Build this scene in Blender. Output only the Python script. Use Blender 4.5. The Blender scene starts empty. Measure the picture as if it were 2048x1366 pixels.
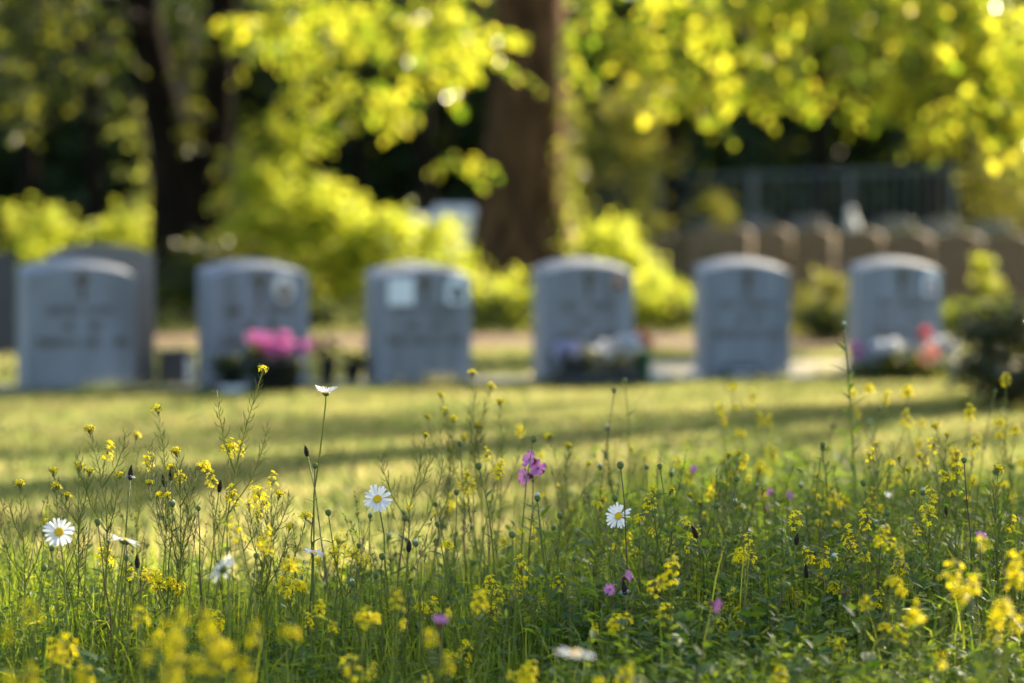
import bpy, bmesh, math, random
import numpy as np
from mathutils import Vector, Matrix

R = math.radians
random.seed(7)
rng = np.random.default_rng(11)
scene = bpy.context.scene
COL = scene.collection

# ------------------------------------------------------------------ camera
CAM_H = 0.76
LENS, SENSOR = 85.0, 36.0
FPX = 2048 * LENS / SENSOR
PITCH = math.atan((683 - 520) / FPX)
cam_data = bpy.data.cameras.new("camera")
cam = bpy.data.objects.new("camera", cam_data)
COL.objects.link(cam)
cam.location = (0, 0, CAM_H)
cam.rotation_euler = (math.pi / 2 - PITCH, 0, 0)
cam_data.lens = LENS
cam_data.sensor_width = SENSOR
cam_data.clip_start = 0.05
cam_data.clip_end = 600
cam_data.dof.use_dof = True
cam_data.dof.focus_distance = 4.4
cam_data.dof.aperture_fstop = 2.1
scene.camera = cam

# ------------------------------------------------------------------ light
SUN_AZ, SUN_EL = R(40), R(24)          # from behind the graves, to the right
SUN_DIR = Vector((math.sin(SUN_AZ) * math.cos(SUN_EL), math.cos(SUN_AZ) * math.cos(SUN_EL), math.sin(SUN_EL)))
world = bpy.data.worlds.new("World")
scene.world = world
world.use_nodes = True
wn = world.node_tree
sky = wn.nodes.new("ShaderNodeTexSky")
sky.sky_type = 'NISHITA'
sky.sun_disc = False
sky.sun_elevation = SUN_EL
sky.sun_rotation = SUN_AZ
sky.air_density = 1.0
sky.dust_density = 1.5
wn.links.new(sky.outputs[0], wn.nodes["Background"].inputs[0])
wn.nodes["Background"].inputs[1].default_value = 0.10
sun_data = bpy.data.lights.new("sun", 'SUN')
sun_data.energy = 5.0
sun_data.angle = R(0.53)
sun_data.color = (1.0, 0.85, 0.60)
sun = bpy.data.objects.new("sun", sun_data)
COL.objects.link(sun)
sun.rotation_euler = SUN_DIR.to_track_quat('Z', 'Y').to_euler()
vs = scene.view_settings
vs.view_transform = 'Standard'
vs.look = 'None'
vs.gamma = 1.0
vs.use_curve_mapping = False
vs.exposure = 1.95
scene.cycles.use_denoising = True
try:
    scene.cycles.denoiser = 'OPENIMAGEDENOISE'
except Exception:
    pass
scene.cycles.max_bounces = 8
scene.cycles.transparent_max_bounces = 8
scene.cycles.sample_clamp_indirect = 6.0
scene.cycles.caustics_reflective = False
scene.cycles.caustics_refractive = False


# ------------------------------------------------------------------ helpers
def at(px, py, D):
    """The point of the place that lies D metres ahead, seen at photo pixel (px, py)."""
    d = Vector((px - 1024, math.cos(PITCH) * FPX + math.sin(PITCH) * (683 - py),
                -math.sin(PITCH) * FPX + math.cos(PITCH) * (683 - py)))
    return Vector((0, 0, CAM_H)) + d * (D / d.y)


def tag(o, label=None, cat=None, group=None, kind=None):
    if label: o["label"] = label
    if cat: o["category"] = cat
    if group: o["group"] = group
    if kind: o["kind"] = kind
    return o


def empty(name, loc, rz=0.0):
    o = bpy.data.objects.new(name, None)
    o.empty_display_size = 0.05
    COL.objects.link(o)
    o.location = loc
    o.rotation_euler = (0, 0, rz)
    return o


def link(name, mesh, parent=None, loc=None):
    o = bpy.data.objects.new(name, mesh)
    COL.objects.link(o)
    if parent: o.parent = parent
    if loc is not None: o.location = loc
    return o


def mesh_arrays(name, verts, faces, mat, smooth=False):
    """verts (N,3) and uniform faces (M,k) as a mesh, quickly."""
    verts = np.asarray(verts, dtype=np.float32)
    faces = np.asarray(faces, dtype=np.int32)
    k = faces.shape[1]
    me = bpy.data.meshes.new(name)
    me.vertices.add(len(verts))
    me.vertices.foreach_set("co", verts.ravel())
    me.loops.add(faces.size)
    me.loops.foreach_set("vertex_index", faces.ravel())
    me.polygons.add(len(faces))
    me.polygons.foreach_set("loop_start", np.arange(0, faces.size, k, dtype=np.int32))
    if smooth:
        me.polygons.foreach_set("use_smooth", np.ones(len(faces), dtype=bool))
    me.update(calc_edges=True)
    if mat: me.materials.append(mat)
    return me


class MB:
    """Collects verts and faces of one part."""
    def __init__(self):
        self.v, self.f = [], []

    def add(self, verts, faces):
        n = len(self.v)
        self.v.extend([tuple(p) for p in verts])
        self.f.extend([tuple(i + n for i in f) for f in faces])
        return self

    def tube(self, pts, radii, seg=6, cap=True):
        pts = [Vector(p) for p in pts]
        vs_, fs = [], []
        ref = None
        for i, p in enumerate(pts):
            t = (pts[min(i + 1, len(pts) - 1)] - pts[max(i - 1, 0)]).normalized()
            if ref is None:
                ref = Vector((1, 0, 0)) if abs(t.x) < 0.8 else Vector((0, 1, 0))
            a = t.cross(ref)
            if a.length < 1e-6: a = t.orthogonal()
            a.normalize()
            b = t.cross(a)
            ref = -b if False else ref
            for k in range(seg):
                an = 2 * math.pi * k / seg
                vs_.append(p + (a * math.cos(an) + b * math.sin(an)) * radii[i])
        for i in range(len(pts) - 1):
            for k in range(seg):
                k2 = (k + 1) % seg
                fs.append((i * seg + k, i * seg + k2, (i + 1) * seg + k2, (i + 1) * seg + k))
        if cap:
            fs.append(tuple(range(seg))[::-1])
            fs.append(tuple((len(pts) - 1) * seg + k for k in range(seg)))
        return self.add(vs_, fs)

    def box(self, lo, hi):
        x0, y0, z0 = lo; x1, y1, z1 = hi
        v = [(x0, y0, z0), (x1, y0, z0), (x1, y1, z0), (x0, y1, z0), (x0, y0, z1), (x1, y0, z1), (x1, y1, z1), (x0, y1, z1)]
        f = [(3, 2, 1, 0), (4, 5, 6, 7), (0, 1, 5, 4), (1, 2, 6, 5), (2, 3, 7, 6), (3, 0, 4, 7)]
        return self.add(v, f)

    def lathe(self, prof, seg=16, M=None):
        vs_, fs = [], []
        for r, z in prof:
            for k in range(seg):
                an = 2 * math.pi * k / seg
                p = Vector((r * math.cos(an), r * math.sin(an), z))
                vs_.append(M @ p if M else p)
        for i in range(len(prof) - 1):
            for k in range(seg):
                k2 = (k + 1) % seg
                fs.append((i * seg + k, i * seg + k2, (i + 1) * seg + k2, (i + 1) * seg + k))
        fs.append(tuple(range(seg))[::-1])
        fs.append(tuple((len(prof) - 1) * seg + k for k in range(seg)))
        return self.add(vs_, fs)

    def mesh(self, name, mat, smooth=True):
        me = bpy.data.meshes.new(name)
        me.from_pydata(self.v, [], self.f)
        if smooth:
            me.polygons.foreach_set("use_smooth", [True] * len(me.polygons))
        if mat: me.materials.append(mat)
        return me

    def build(self, name, mat, parent=None, smooth=True, loc=None):
        return link(name, self.mesh(name, mat, smooth), parent, loc)


def bevel_mesh(me, width, seg=2, angle=R(35)):
    bm = bmesh.new()
    bm.from_mesh(me)
    ed = [e for e in bm.edges if e.is_manifold and e.calc_face_angle(0) > angle]
    bmesh.ops.bevel(bm, geom=ed, offset=width, segments=seg, affect='EDGES', profile=0.6)
    bm.to_mesh(me)
    bm.free()


def unit(a):
    return a / np.maximum(np.linalg.norm(a, axis=-1, keepdims=True), 1e-9)


def leaf_arrays(pos, axis, nor, length, width=0.62, fold=0.18, curl=0.12):
    """Folded oval leaves: six verts and two quads each, base at pos, along axis."""
    axis = unit(axis)
    side = unit(np.cross(axis, nor))
    nor = np.cross(side, axis)
    L = np.asarray(length)[:, None]
    W = L * width * 0.5
    def P(u, w, h):
        return pos + axis * (L * u) + side * (W * w) + nor * (L * h)
    v = np.stack([P(0, 0, 0), P(0.28, 0.85, fold), P(0.68, 0.8, fold - curl * 0.5), P(1.0, 0, -curl),
                  P(0.68, -0.8, fold - curl * 0.5), P(0.28, -0.85, fold)], axis=1)
    n = len(pos)
    base = (np.arange(n) * 6)[:, None]
    f = np.concatenate([base + np.array([[0, 1, 2, 3]]), base + np.array([[0, 3, 4, 5]])], axis=0)
    return v.reshape(-1, 3), f


class Leaves:
    """Collects leaf arrays of one crown."""
    def __init__(self):
        self.v, self.f, self.n = [], [], 0

    def add(self, v, f):
        self.v.append(v); self.f.append(f + self.n); self.n += len(v)

    def build(self, name, mat, parent=None):
        me = mesh_arrays(name, np.concatenate(self.v), np.concatenate(self.f), mat, smooth=False)
        return link(name, me, parent)


def spray(leaves, origin, direction, length, n, size, droop=0.35, twig=None, tw=0.004):
    """A leafy twig: n leaves alternate along a drooping line."""
    d = np.array(direction, dtype=float); d /= max(np.linalg.norm(d), 1e-6)
    t = np.linspace(0.12, 1.0, n)
    o = np.array(origin, dtype=float)
    line = o + d * (length * t)[:, None]
    line[:, 2] -= droop * length * t ** 2
    tang = np.tile(d, (n, 1)); tang[:, 2] -= 2 * droop * t; tang = unit(tang)
    up = np.array([0, 0, 1.0])
    s = unit(np.cross(tang, up) + 1e-4)
    sgn = np.where(np.arange(n) % 2 == 0, 1.0, -1.0)[:, None]
    ax = tang * 0.55 + s * sgn * 0.8 + rng.normal(0, 0.28, (n, 3)); ax[:, 2] -= 0.25
    nor = np.tile(up, (n, 1)) + rng.normal(0, 0.45, (n, 3))
    L = size * rng.uniform(0.65, 1.15, n)
    leaves.add(*leaf_arrays(line, ax, nor, L, width=0.78))
    if twig is not None:
        q = [o, line[n // 3], line[2 * n // 3], line[-1]]
        twig.tube(q, [tw, tw * 0.8, tw * 0.6, tw * 0.3], seg=4, cap=False)


# ------------------------------------------------------------------ materials
def new_mat(name):
    m = bpy.data.materials.new(name)
    m.use_nodes = True
    nt = m.node_tree
    for n in list(nt.nodes): nt.nodes.remove(n)
    out = nt.nodes.new("ShaderNodeOutputMaterial")
    return m, nt, out


def island_mix(nt, c1, c2):
    g = nt.nodes.new("ShaderNodeNewGeometry")
    r = nt.nodes.new("ShaderNodeValToRGB")
    r.color_ramp.elements[0].color = (*c1, 1)
    r.color_ramp.elements[1].color = (*c2, 1)
    nt.links.new(g.outputs["Random Per Island"], r.inputs[0])
    return r.outputs[0]


def leaf_mat(name, c1, c2, t1, t2, trans=0.5, rough=0.42, spec=0.4):
    m, nt, out = new_mat(name)
    p = nt.nodes.new("ShaderNodeBsdfPrincipled")
    tr = nt.nodes.new("ShaderNodeBsdfTranslucent")
    mx = nt.nodes.new("ShaderNodeMixShader")
    nt.links.new(island_mix(nt, c1, c2), p.inputs["Base Color"])
    nt.links.new(island_mix(nt, t1, t2), tr.inputs["Color"])
    p.inputs["Roughness"].default_value = rough
    p.inputs["Specular IOR Level"].default_value = spec
    mx.inputs[0].default_value = trans
    nt.links.new(p.outputs[0], mx.inputs[1]); nt.links.new(tr.outputs[0], mx.inputs[2])
    nt.links.new(mx.outputs[0], out.inputs[0])
    return m


def solid_mat(name, c1, c2=None, scale=20.0, rough=0.7, bump=0.0, bscale=60.0, spec=0.3, metallic=0.0, detail=6.0, stretch=None):
    m, nt, out = new_mat(name)
    p = nt.nodes.new("ShaderNodeBsdfPrincipled")
    p.inputs["Roughness"].default_value = rough
    p.inputs["Specular IOR Level"].default_value = spec
    p.inputs["Metallic"].default_value = metallic
    tc = nt.nodes.new("ShaderNodeTexCoord")
    vec = tc.outputs["Object"]
    if stretch:
        mp = nt.nodes.new("ShaderNodeMapping")
        mp.inputs["Scale"].default_value = stretch
        nt.links.new(vec, mp.inputs[0]); vec = mp.outputs[0]
    if c2:
        n = nt.nodes.new("ShaderNodeTexNoise")
        n.inputs["Scale"].default_value = scale
        n.inputs["Detail"].default_value = detail
        n.inputs["Roughness"].default_value = 0.65
        nt.links.new(vec, n.inputs["Vector"])
        r = nt.nodes.new("ShaderNodeValToRGB")
        r.color_ramp.elements[0].position = 0.32; r.color_ramp.elements[1].position = 0.68
        r.color_ramp.elements[0].color = (*c1, 1); r.color_ramp.elements[1].color = (*c2, 1)
        nt.links.new(n.outputs[0], r.inputs[0]); nt.links.new(r.outputs[0], p.inputs["Base Color"])
    else:
        p.inputs["Base Color"].default_value = (*c1, 1)
    if bump:
        n2 = nt.nodes.new("ShaderNodeTexNoise")
        n2.inputs["Scale"].default_value = bscale; n2.inputs["Detail"].default_value = 8
        nt.links.new(vec, n2.inputs["Vector"])
        b = nt.nodes.new("ShaderNodeBump")
        b.inputs["Strength"].default_value = bump; b.inputs["Distance"].default_value = 0.02
        nt.links.new(n2.outputs[0], b.inputs["Height"]); nt.links.new(b.outputs[0], p.inputs["Normal"])
    nt.links.new(p.outputs[0], out.inputs[0])
    return m


def petal_mat(name, c1, c2, trans=0.35, rough=0.6):
    return leaf_mat(name, c1, c2, c1, c2, trans=trans, rough=rough, spec=0.2)


M = {}
M['linden'] = leaf_mat("linden_leaf", (0.045, 0.085, 0.014), (0.09, 0.13, 0.02), (0.18, 0.32, 0.015), (0.86, 0.80, 0.05), trans=0.62, rough=0.30, spec=0.5)
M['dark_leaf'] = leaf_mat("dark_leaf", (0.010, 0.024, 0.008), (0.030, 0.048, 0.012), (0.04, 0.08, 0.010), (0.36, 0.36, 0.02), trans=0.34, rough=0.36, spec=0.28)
M['hedge_leaf'] = leaf_mat("hedge_leaf", (0.06, 0.10, 0.015), (0.11, 0.14, 0.02), (0.36, 0.50, 0.03), (0.88, 0.84, 0.08), trans=0.62, rough=0.38)
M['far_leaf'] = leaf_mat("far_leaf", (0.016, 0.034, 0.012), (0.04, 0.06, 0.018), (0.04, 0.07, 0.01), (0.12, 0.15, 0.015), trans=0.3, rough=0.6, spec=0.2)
M['olive_leaf'] = leaf_mat("olive_leaf", (0.06, 0.09, 0.02), (0.10, 0.11, 0.03), (0.26, 0.30, 0.02), (0.40, 0.34, 0.04), trans=0.5, rough=0.5)
M['ivy'] = leaf_mat("ivy_leaf", (0.03, 0.06, 0.014), (0.07, 0.10, 0.02), (0.26, 0.34, 0.03), (0.70, 0.68, 0.10), trans=0.5, rough=0.2, spec=0.6)
M['rose_leaf'] = leaf_mat("rose_leaf", (0.03, 0.045, 0.022), (0.07, 0.07, 0.03), (0.10, 0.12, 0.02), (0.22, 0.20, 0.03), trans=0.35, rough=0.25, spec=0.6)
M['bark'] = solid_mat("bark", (0.016, 0.009, 0.005), (0.17, 0.092, 0.040), scale=6, rough=0.95, spec=0.05, bump=0.9, bscale=14, stretch=(1, 1, 0.22))
M['shaded_bark'] = solid_mat("shaded_bark", (0.005, 0.004, 0.003), (0.020, 0.014, 0.009), scale=8, rough=0.95, spec=0.03, bump=0.9, bscale=16, stretch=(1, 1, 0.22))  # near black: the deep shade on these trunks is put into the colour
M['twig'] = solid_mat("twig_bark", (0.03, 0.022, 0.014), (0.07, 0.05, 0.03), scale=30, rough=0.85)
M['granite'] = solid_mat("grey_granite", (0.20, 0.205, 0.215), (0.31, 0.315, 0.325), scale=160, rough=0.55, bump=0.12, bscale=220, detail=3)
def weathered(name, c1, c2):
    """Granite with speckle, faint rain streaks and a greener foot; each stone a little different."""
    m = solid_mat(name, c1, c2, scale=160, rough=0.6, bump=0.15, bscale=200, detail=3)
    nt = m.node_tree; p = next(n for n in nt.nodes if n.type == 'BSDF_PRINCIPLED')
    src = p.inputs["Base Color"].links[0].from_socket
    tc = next(n for n in nt.nodes if n.type == 'TEX_COORD')
    oi = nt.nodes.new("ShaderNodeObjectInfo")
    mp = nt.nodes.new("ShaderNodeMapping"); mp.inputs["Scale"].default_value = (9, 9, 1.3)
    ad = nt.nodes.new("ShaderNodeVectorMath"); ad.operation = 'ADD'
    nt.links.new(tc.outputs["Object"], ad.inputs[0]); nt.links.new(oi.outputs["Location"], ad.inputs[1])
    nt.links.new(ad.outputs[0], mp.inputs[0])
    n = nt.nodes.new("ShaderNodeTexNoise"); n.inputs["Scale"].default_value = 1.0; n.inputs["Detail"].default_value = 5
    nt.links.new(mp.outputs[0], n.inputs["Vector"])
    r = nt.nodes.new("ShaderNodeValToRGB"); r.color_ramp.elements[0].position = .3; r.color_ramp.elements[1].position = .62
    r.color_ramp.elements[0].color = (.70, .70, .66, 1); r.color_ramp.elements[1].color = (1.05, 1.05, 1.05, 1)
    nt.links.new(n.outputs[0], r.inputs[0])
    a = nt.nodes.new("ShaderNodeMixRGB"); a.blend_type = 'MULTIPLY'; a.inputs[0].default_value = 1
    nt.links.new(src, a.inputs[1]); nt.links.new(r.outputs[0], a.inputs[2])
    r2 = nt.nodes.new("ShaderNodeValToRGB")
    r2.color_ramp.elements[0].color = (.88, .90, .94, 1); r2.color_ramp.elements[1].color = (1.08, 1.05, 1.0, 1)
    nt.links.new(oi.outputs["Random"], r2.inputs[0])
    b = nt.nodes.new("ShaderNodeMixRGB"); b.blend_type = 'MULTIPLY'; b.inputs[0].default_value = 1
    nt.links.new(a.outputs[0], b.inputs[1]); nt.links.new(r2.outputs[0], b.inputs[2])
    nt.links.new(b.outputs[0], p.inputs["Base Color"])
    return m


M['granite'] = weathered("grey_granite", (0.17, 0.185, 0.212), (0.265, 0.285, 0.32))
M['granite_dark'] = solid_mat("dark_granite", (0.035, 0.037, 0.042), (0.07, 0.072, 0.08), scale=140, rough=0.3, bump=0.06, bscale=200, detail=3)
M['granite_rough'] = solid_mat("weathered_granite", (0.12, 0.112, 0.10), (0.21, 0.195, 0.18), scale=60, rough=0.75, bump=0.35, bscale=90)
M['sandstone'] = solid_mat("brown_sandstone", (0.13, 0.088, 0.048), (0.24, 0.165, 0.095), scale=9, rough=0.85, bump=0.3, bscale=60)
M['bronze'] = solid_mat("bronze_lettering", (0.07, 0.055, 0.035), (0.11, 0.09, 0.055), scale=80, rough=0.5, metallic=0.0)
M['concrete'] = solid_mat("concrete", (0.22, 0.225, 0.23), (0.34, 0.34, 0.34), scale=30, rough=0.85, bump=0.3, bscale=80)
M['marble'] = solid_mat("white_marble", (0.62, 0.60, 0.56), (0.78, 0.76, 0.72), scale=12, rough=0.45)
M['porcelain'] = solid_mat("cream_porcelain", (0.62, 0.60, 0.54), (0.72, 0.70, 0.66), scale=14, rough=0.2, spec=0.5)
M['photo_brown'] = solid_mat("portrait_brown", (0.06, 0.03, 0.02), (0.14, 0.08, 0.05), scale=60, rough=0.3)
M['photo_teal'] = solid_mat("portrait_teal", (0.02, 0.05, 0.055), (0.06, 0.10, 0.11), scale=60, rough=0.3)
M['photo_red'] = solid_mat("portrait_red", (0.20, 0.05, 0.045), (0.32, 0.10, 0.08), scale=60, rough=0.3)
M['photo_skin'] = solid_mat("portrait_skin", (0.40, 0.24, 0.17), (0.5, 0.32, 0.24), scale=60, rough=0.3)
M['plaque_white'] = solid_mat("white_plaque", (0.66, 0.70, 0.70), (0.76, 0.79, 0.79), scale=12, rough=0.35)
M['plastic_dark'] = solid_mat("dark_planter", (0.018, 0.020, 0.024), (0.035, 0.037, 0.042), scale=25, rough=0.45)
M['bowl'] = solid_mat("white_bowl", (0.55, 0.57, 0.58), (0.66, 0.68, 0.69), scale=12, rough=0.3)
M['metal_fence'] = solid_mat("painted_fence_metal", (0.10, 0.11, 0.10), (0.17, 0.18, 0.165), scale=20, rough=0.6)
M['pebble'] = solid_mat("pale_stone", (0.46, 0.42, 0.35), (0.62, 0.57, 0.48), scale=25, rough=0.8, bump=0.3, bscale=50)
M['pink'] = petal_mat("pink_petal", (0.48, 0.10, 0.34), (0.68, 0.26, 0.52), 0.4)
M['campion'] = petal_mat("campion_petal", (0.52, 0.14, 0.42), (0.66, 0.27, 0.56), 0.4)
M['red'] = petal_mat("red_petal", (0.48, 0.05, 0.06), (0.6, 0.12, 0.10), 0.4)
M['salmon'] = petal_mat("salmon_petal", (0.66, 0.26, 0.17), (0.74, 0.36, 0.26), 0.4)
M['white_flower'] = petal_mat("white_petal", (0.66, 0.66, 0.70), (0.80, 0.80, 0.80), 0.4)
M['lilac'] = petal_mat("lilac_petal", (0.42, 0.40, 0.62), (0.60, 0.58, 0.74), 0.4)
M['daisy'] = petal_mat("daisy_petal", (0.76, 0.77, 0.79), (0.82, 0.82, 0.82), 0.35)
M['disc'] = solid_mat("daisy_disc", (0.80, 0.40, 0.006), (0.90, 0.58, 0.01), scale=500, rough=0.8, bump=0.25, bscale=500)
M['yellow'] = petal_mat("mustard_petal", (0.90, 0.70, 0.004), (0.92, 0.80, 0.010), 0.45)
M['stem'] = leaf_mat("green_stem", (0.10, 0.15, 0.03), (0.16, 0.20, 0.04), (0.30, 0.36, 0.03), (0.42, 0.44, 0.04), trans=0.4, rough=0.5)
M['red_stem'] = leaf_mat("reddish_stem", (0.09, 0.05, 0.03), (0.15, 0.08, 0.045), (0.2, 0.10, 0.04), (0.25, 0.14, 0.05), trans=0.2, rough=0.5)
M['pod'] = leaf_mat("green_pod", (0.09, 0.12, 0.025), (0.14, 0.16, 0.035), (0.3, 0.34, 0.03), (0.4, 0.4, 0.04), trans=0.4, rough=0.5)
M['plant_leaf'] = leaf_mat("meadow_leaf", (0.045, 0.105, 0.020), (0.10, 0.17, 0.035), (0.18, 0.30, 0.018), (0.40, 0.50, 0.03), trans=0.42, rough=0.55, spec=0.25)
M['broad_leaf'] = leaf_mat("broad_meadow_leaf", (0.028, 0.072, 0.022), (0.07, 0.13, 0.035), (0.13, 0.25, 0.018), (0.30, 0.42, 0.025), trans=0.38, rough=0.55, spec=0.2)
M['grass'] = leaf_mat("meadow_grass_blade", (0.055, 0.12, 0.018), (0.14, 0.20, 0.035), (0.22, 0.36, 0.02), (0.50, 0.55, 0.04), trans=0.48, rough=0.5, spec=0.25)
M['lawn'] = leaf_mat("lawn_blade", (0.028, 0.066, 0.011), (0.068, 0.108, 0.025), (0.19, 0.27, 0.045), (0.64, 0.57, 0.22), trans=0.5, rough=0.5, spec=0.3)
M['straw'] = leaf_mat("dry_straw", (0.20, 0.15, 0.07), (0.32, 0.25, 0.13), (0.3, 0.22, 0.08), (0.4, 0.3, 0.14), trans=0.3, rough=0.6)
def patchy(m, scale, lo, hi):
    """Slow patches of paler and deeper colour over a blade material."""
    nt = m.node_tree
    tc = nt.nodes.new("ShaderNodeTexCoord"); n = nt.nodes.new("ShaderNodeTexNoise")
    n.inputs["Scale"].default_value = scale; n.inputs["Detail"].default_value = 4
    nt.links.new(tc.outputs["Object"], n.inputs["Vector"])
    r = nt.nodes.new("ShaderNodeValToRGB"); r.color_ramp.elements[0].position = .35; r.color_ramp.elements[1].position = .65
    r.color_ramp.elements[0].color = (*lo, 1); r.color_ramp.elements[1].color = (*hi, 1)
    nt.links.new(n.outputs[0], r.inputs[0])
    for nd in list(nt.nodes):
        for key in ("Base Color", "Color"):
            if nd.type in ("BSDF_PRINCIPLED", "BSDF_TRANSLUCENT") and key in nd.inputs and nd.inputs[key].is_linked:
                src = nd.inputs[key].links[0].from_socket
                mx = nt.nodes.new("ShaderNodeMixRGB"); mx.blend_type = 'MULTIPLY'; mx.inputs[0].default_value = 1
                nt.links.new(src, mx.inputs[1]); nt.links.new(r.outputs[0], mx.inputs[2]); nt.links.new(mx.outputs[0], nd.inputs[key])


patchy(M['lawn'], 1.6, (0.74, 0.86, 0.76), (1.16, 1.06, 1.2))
M['bud'] = solid_mat("daisy_bud", (0.07, 0.11, 0.02), (0.17, 0.20, 0.05), scale=300, rough=0.7)
M['budtip'] = solid_mat("bud_tip", (0.5, 0.5, 0.36), (0.62, 0.62, 0.46), scale=300, rough=0.7)
M['spike'] = solid_mat("plantain_spike", (0.022, 0.016, 0.010), (0.10, 0.07, 0.04), scale=500, rough=0.9, bump=1.0, bscale=600)
M['calyx'] = leaf_mat("campion_calyx", (0.14, 0.03, 0.045), (0.2, 0.05, 0.06), (0.2, 0.05, 0.05), (0.25, 0.07, 0.06), trans=0.25, rough=0.5)


def ground_mat():
    m, nt, out = new_mat("mown_grass_ground")
    p = nt.nodes.new("ShaderNodeBsdfPrincipled"); p.inputs["Roughness"].default_value = 0.95
    p.inputs["Specular IOR Level"].default_value = 0.1
    tc = nt.nodes.new("ShaderNodeTexCoord")
    n1 = nt.nodes.new("ShaderNodeTexNoise"); n1.inputs["Scale"].default_value = 1.3; n1.inputs["Detail"].default_value = 8
    n2 = nt.nodes.new("ShaderNodeTexNoise"); n2.inputs["Scale"].default_value = 70; n2.inputs["Detail"].default_value = 6
    for n in (n1, n2): nt.links.new(tc.outputs["Object"], n.inputs["Vector"])
    r1 = nt.nodes.new("ShaderNodeValToRGB")
    r1.color_ramp.elements[0].color = (0.055, 0.075, 0.016, 1); r1.color_ramp.elements[1].color = (0.12, 0.135, 0.035, 1)
    r1.color_ramp.elements[0].position = 0.3; r1.color_ramp.elements[1].position = 0.7
    r2 = nt.nodes.new("ShaderNodeValToRGB")
    r2.color_ramp.elements[0].color = (0.5, 0.5, 0.5, 1); r2.color_ramp.elements[1].color = (1.3, 1.3, 1.2, 1)
    mx = nt.nodes.new("ShaderNodeMixRGB"); mx.blend_type = 'MULTIPLY'; mx.inputs[0].default_value = 1
    nt.links.new(n1.outputs[0], r1.inputs[0]); nt.links.new(n2.outputs[0], r2.inputs[0])
    nt.links.new(r1.outputs[0], mx.inputs[1]); nt.links.new(r2.outputs[0], mx.inputs[2])
    nt.links.new(mx.outputs[0], p.inputs["Base Color"])
    b = nt.nodes.new("ShaderNodeBump"); b.inputs["Strength"].default_value = 0.8; b.inputs["Distance"].default_value = 0.03
    nt.links.new(n2.outputs[0], b.inputs["Height"]); nt.links.new(b.outputs[0], p.inputs["Normal"])
    nt.links.new(p.outputs[0], out.inputs[0])
    return m


M['ground'] = ground_mat()
M['soil'] = solid_mat("bare_brown_soil", (0.085, 0.046, 0.024), (0.18, 0.10, 0.055), scale=8, rough=0.95, bump=0.8, bscale=40)
M['gravel'] = solid_mat("pale_gravel", (0.30, 0.25, 0.19), (0.50, 0.43, 0.33), scale=60, rough=0.95, bump=0.8, bscale=90)

# ------------------------------------------------------------------ ground
def sheet(name, poly, z, mat):
    me = bpy.data.meshes.new(name)
    me.from_pydata([(x, y, z) for x, y in poly], [], [tuple(range(len(poly)))])
    me.materials.append(mat)
    return tag(link(name, me), kind="structure")


sheet("lawn", [(-260, -60), (260, -60), (260, 420), (-260, 420)], 0.0, M['ground'])


def wavy_strip(name, x0, x1, y0, y1, z, mat, amp=0.25, slope=0.0):
    n = 40
    lo = [(x0 + (x1 - x0) * i / n, y0 + slope * (x0 + (x1 - x0) * i / n) + random.uniform(-amp, amp)) for i in range(n + 1)]
    hi = [(x0 + (x1 - x0) * i / n, y1 + slope * (x0 + (x1 - x0) * i / n) + random.uniform(-amp, amp)) for i in range(n + 1)]
    v = [(x, y, z) for x, y in lo] + [(x, y, z) for x, y in hi]
    f = [(i, i + 1, n + 2 + i, n + 1 + i) for i in range(n)]
    me = bpy.data.meshes.new(name); me.from_pydata(v, [], f); me.materials.append(mat)
    return tag(link(name, me), kind="structure")


wavy_strip("earth_path", -16, 16, 20.5, 24.5, 0.004, M['soil'])
wavy_strip("gravel_path", 0.9, 9.0, 15.9, 17.9, 0.006, M['gravel'], amp=0.1, slope=0.12)

# ------------------------------------------------------------------ headstones
def slab_mesh(name, w, h, t, rise, mat, bev=0.008, z0=0.0, drop=0.0):
    pts = [(-w / 2, z0), (w / 2, z0)]
    n = 16
    for i in range(n + 1):
        x = w / 2 - w * i / n
        pts.append((x, h - rise * (2 * x / w) ** 2))
    mb = MB()
    k = len(pts)
    mb.add([(x, -t / 2, z if i < 2 else z - drop) for i, (x, z) in enumerate(pts)] + [(x, t / 2, z) for x, z in pts],
           [tuple(range(k)), tuple(range(2 * k - 1, k - 1, -1))] + [(i, k + i, k + (i + 1) % k, (i + 1) % k) for i in range(k)])
    me = mb.mesh(name, mat, smooth=False)
    bevel_mesh(me, bev, 2, R(40))
    return me


def letters(words_, z, cap, t, rnd):
    """A line of cast letters as upright and cross strokes; words_ = [(x0, x1)]."""
    mb = MB()
    y0, y1 = -t / 2 - 0.004, -t / 2 - 0.0005
    sw = cap * 0.16
    for x0, x1 in words_:
        n = max(1, int(round((x1 - x0) / (cap * 0.78))))
        cw = (x1 - x0) / n
        for i in range(n):
            a = x0 + i * cw + cw * 0.1; b = a + cw * 0.74
            kind = rnd.randrange(5)
            zs = z
            mb.box((a, y0, zs), (a + sw, y1, zs + cap))
            if kind in (0, 1, 4): mb.box((b - sw, y0, zs), (b, y1, zs + cap))
            if kind in (0, 2, 3): mb.box((a + sw, y0, zs + cap - sw), (b - sw, y1, zs + cap))
            if kind in (1, 2): mb.box((a + sw, y0, zs + cap * 0.45), (b - sw, y1, zs + cap * 0.45 + sw))
            if kind in (3, 4): mb.box((a + sw, y0, zs), (b - sw, y1, zs + sw))
    return mb


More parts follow.
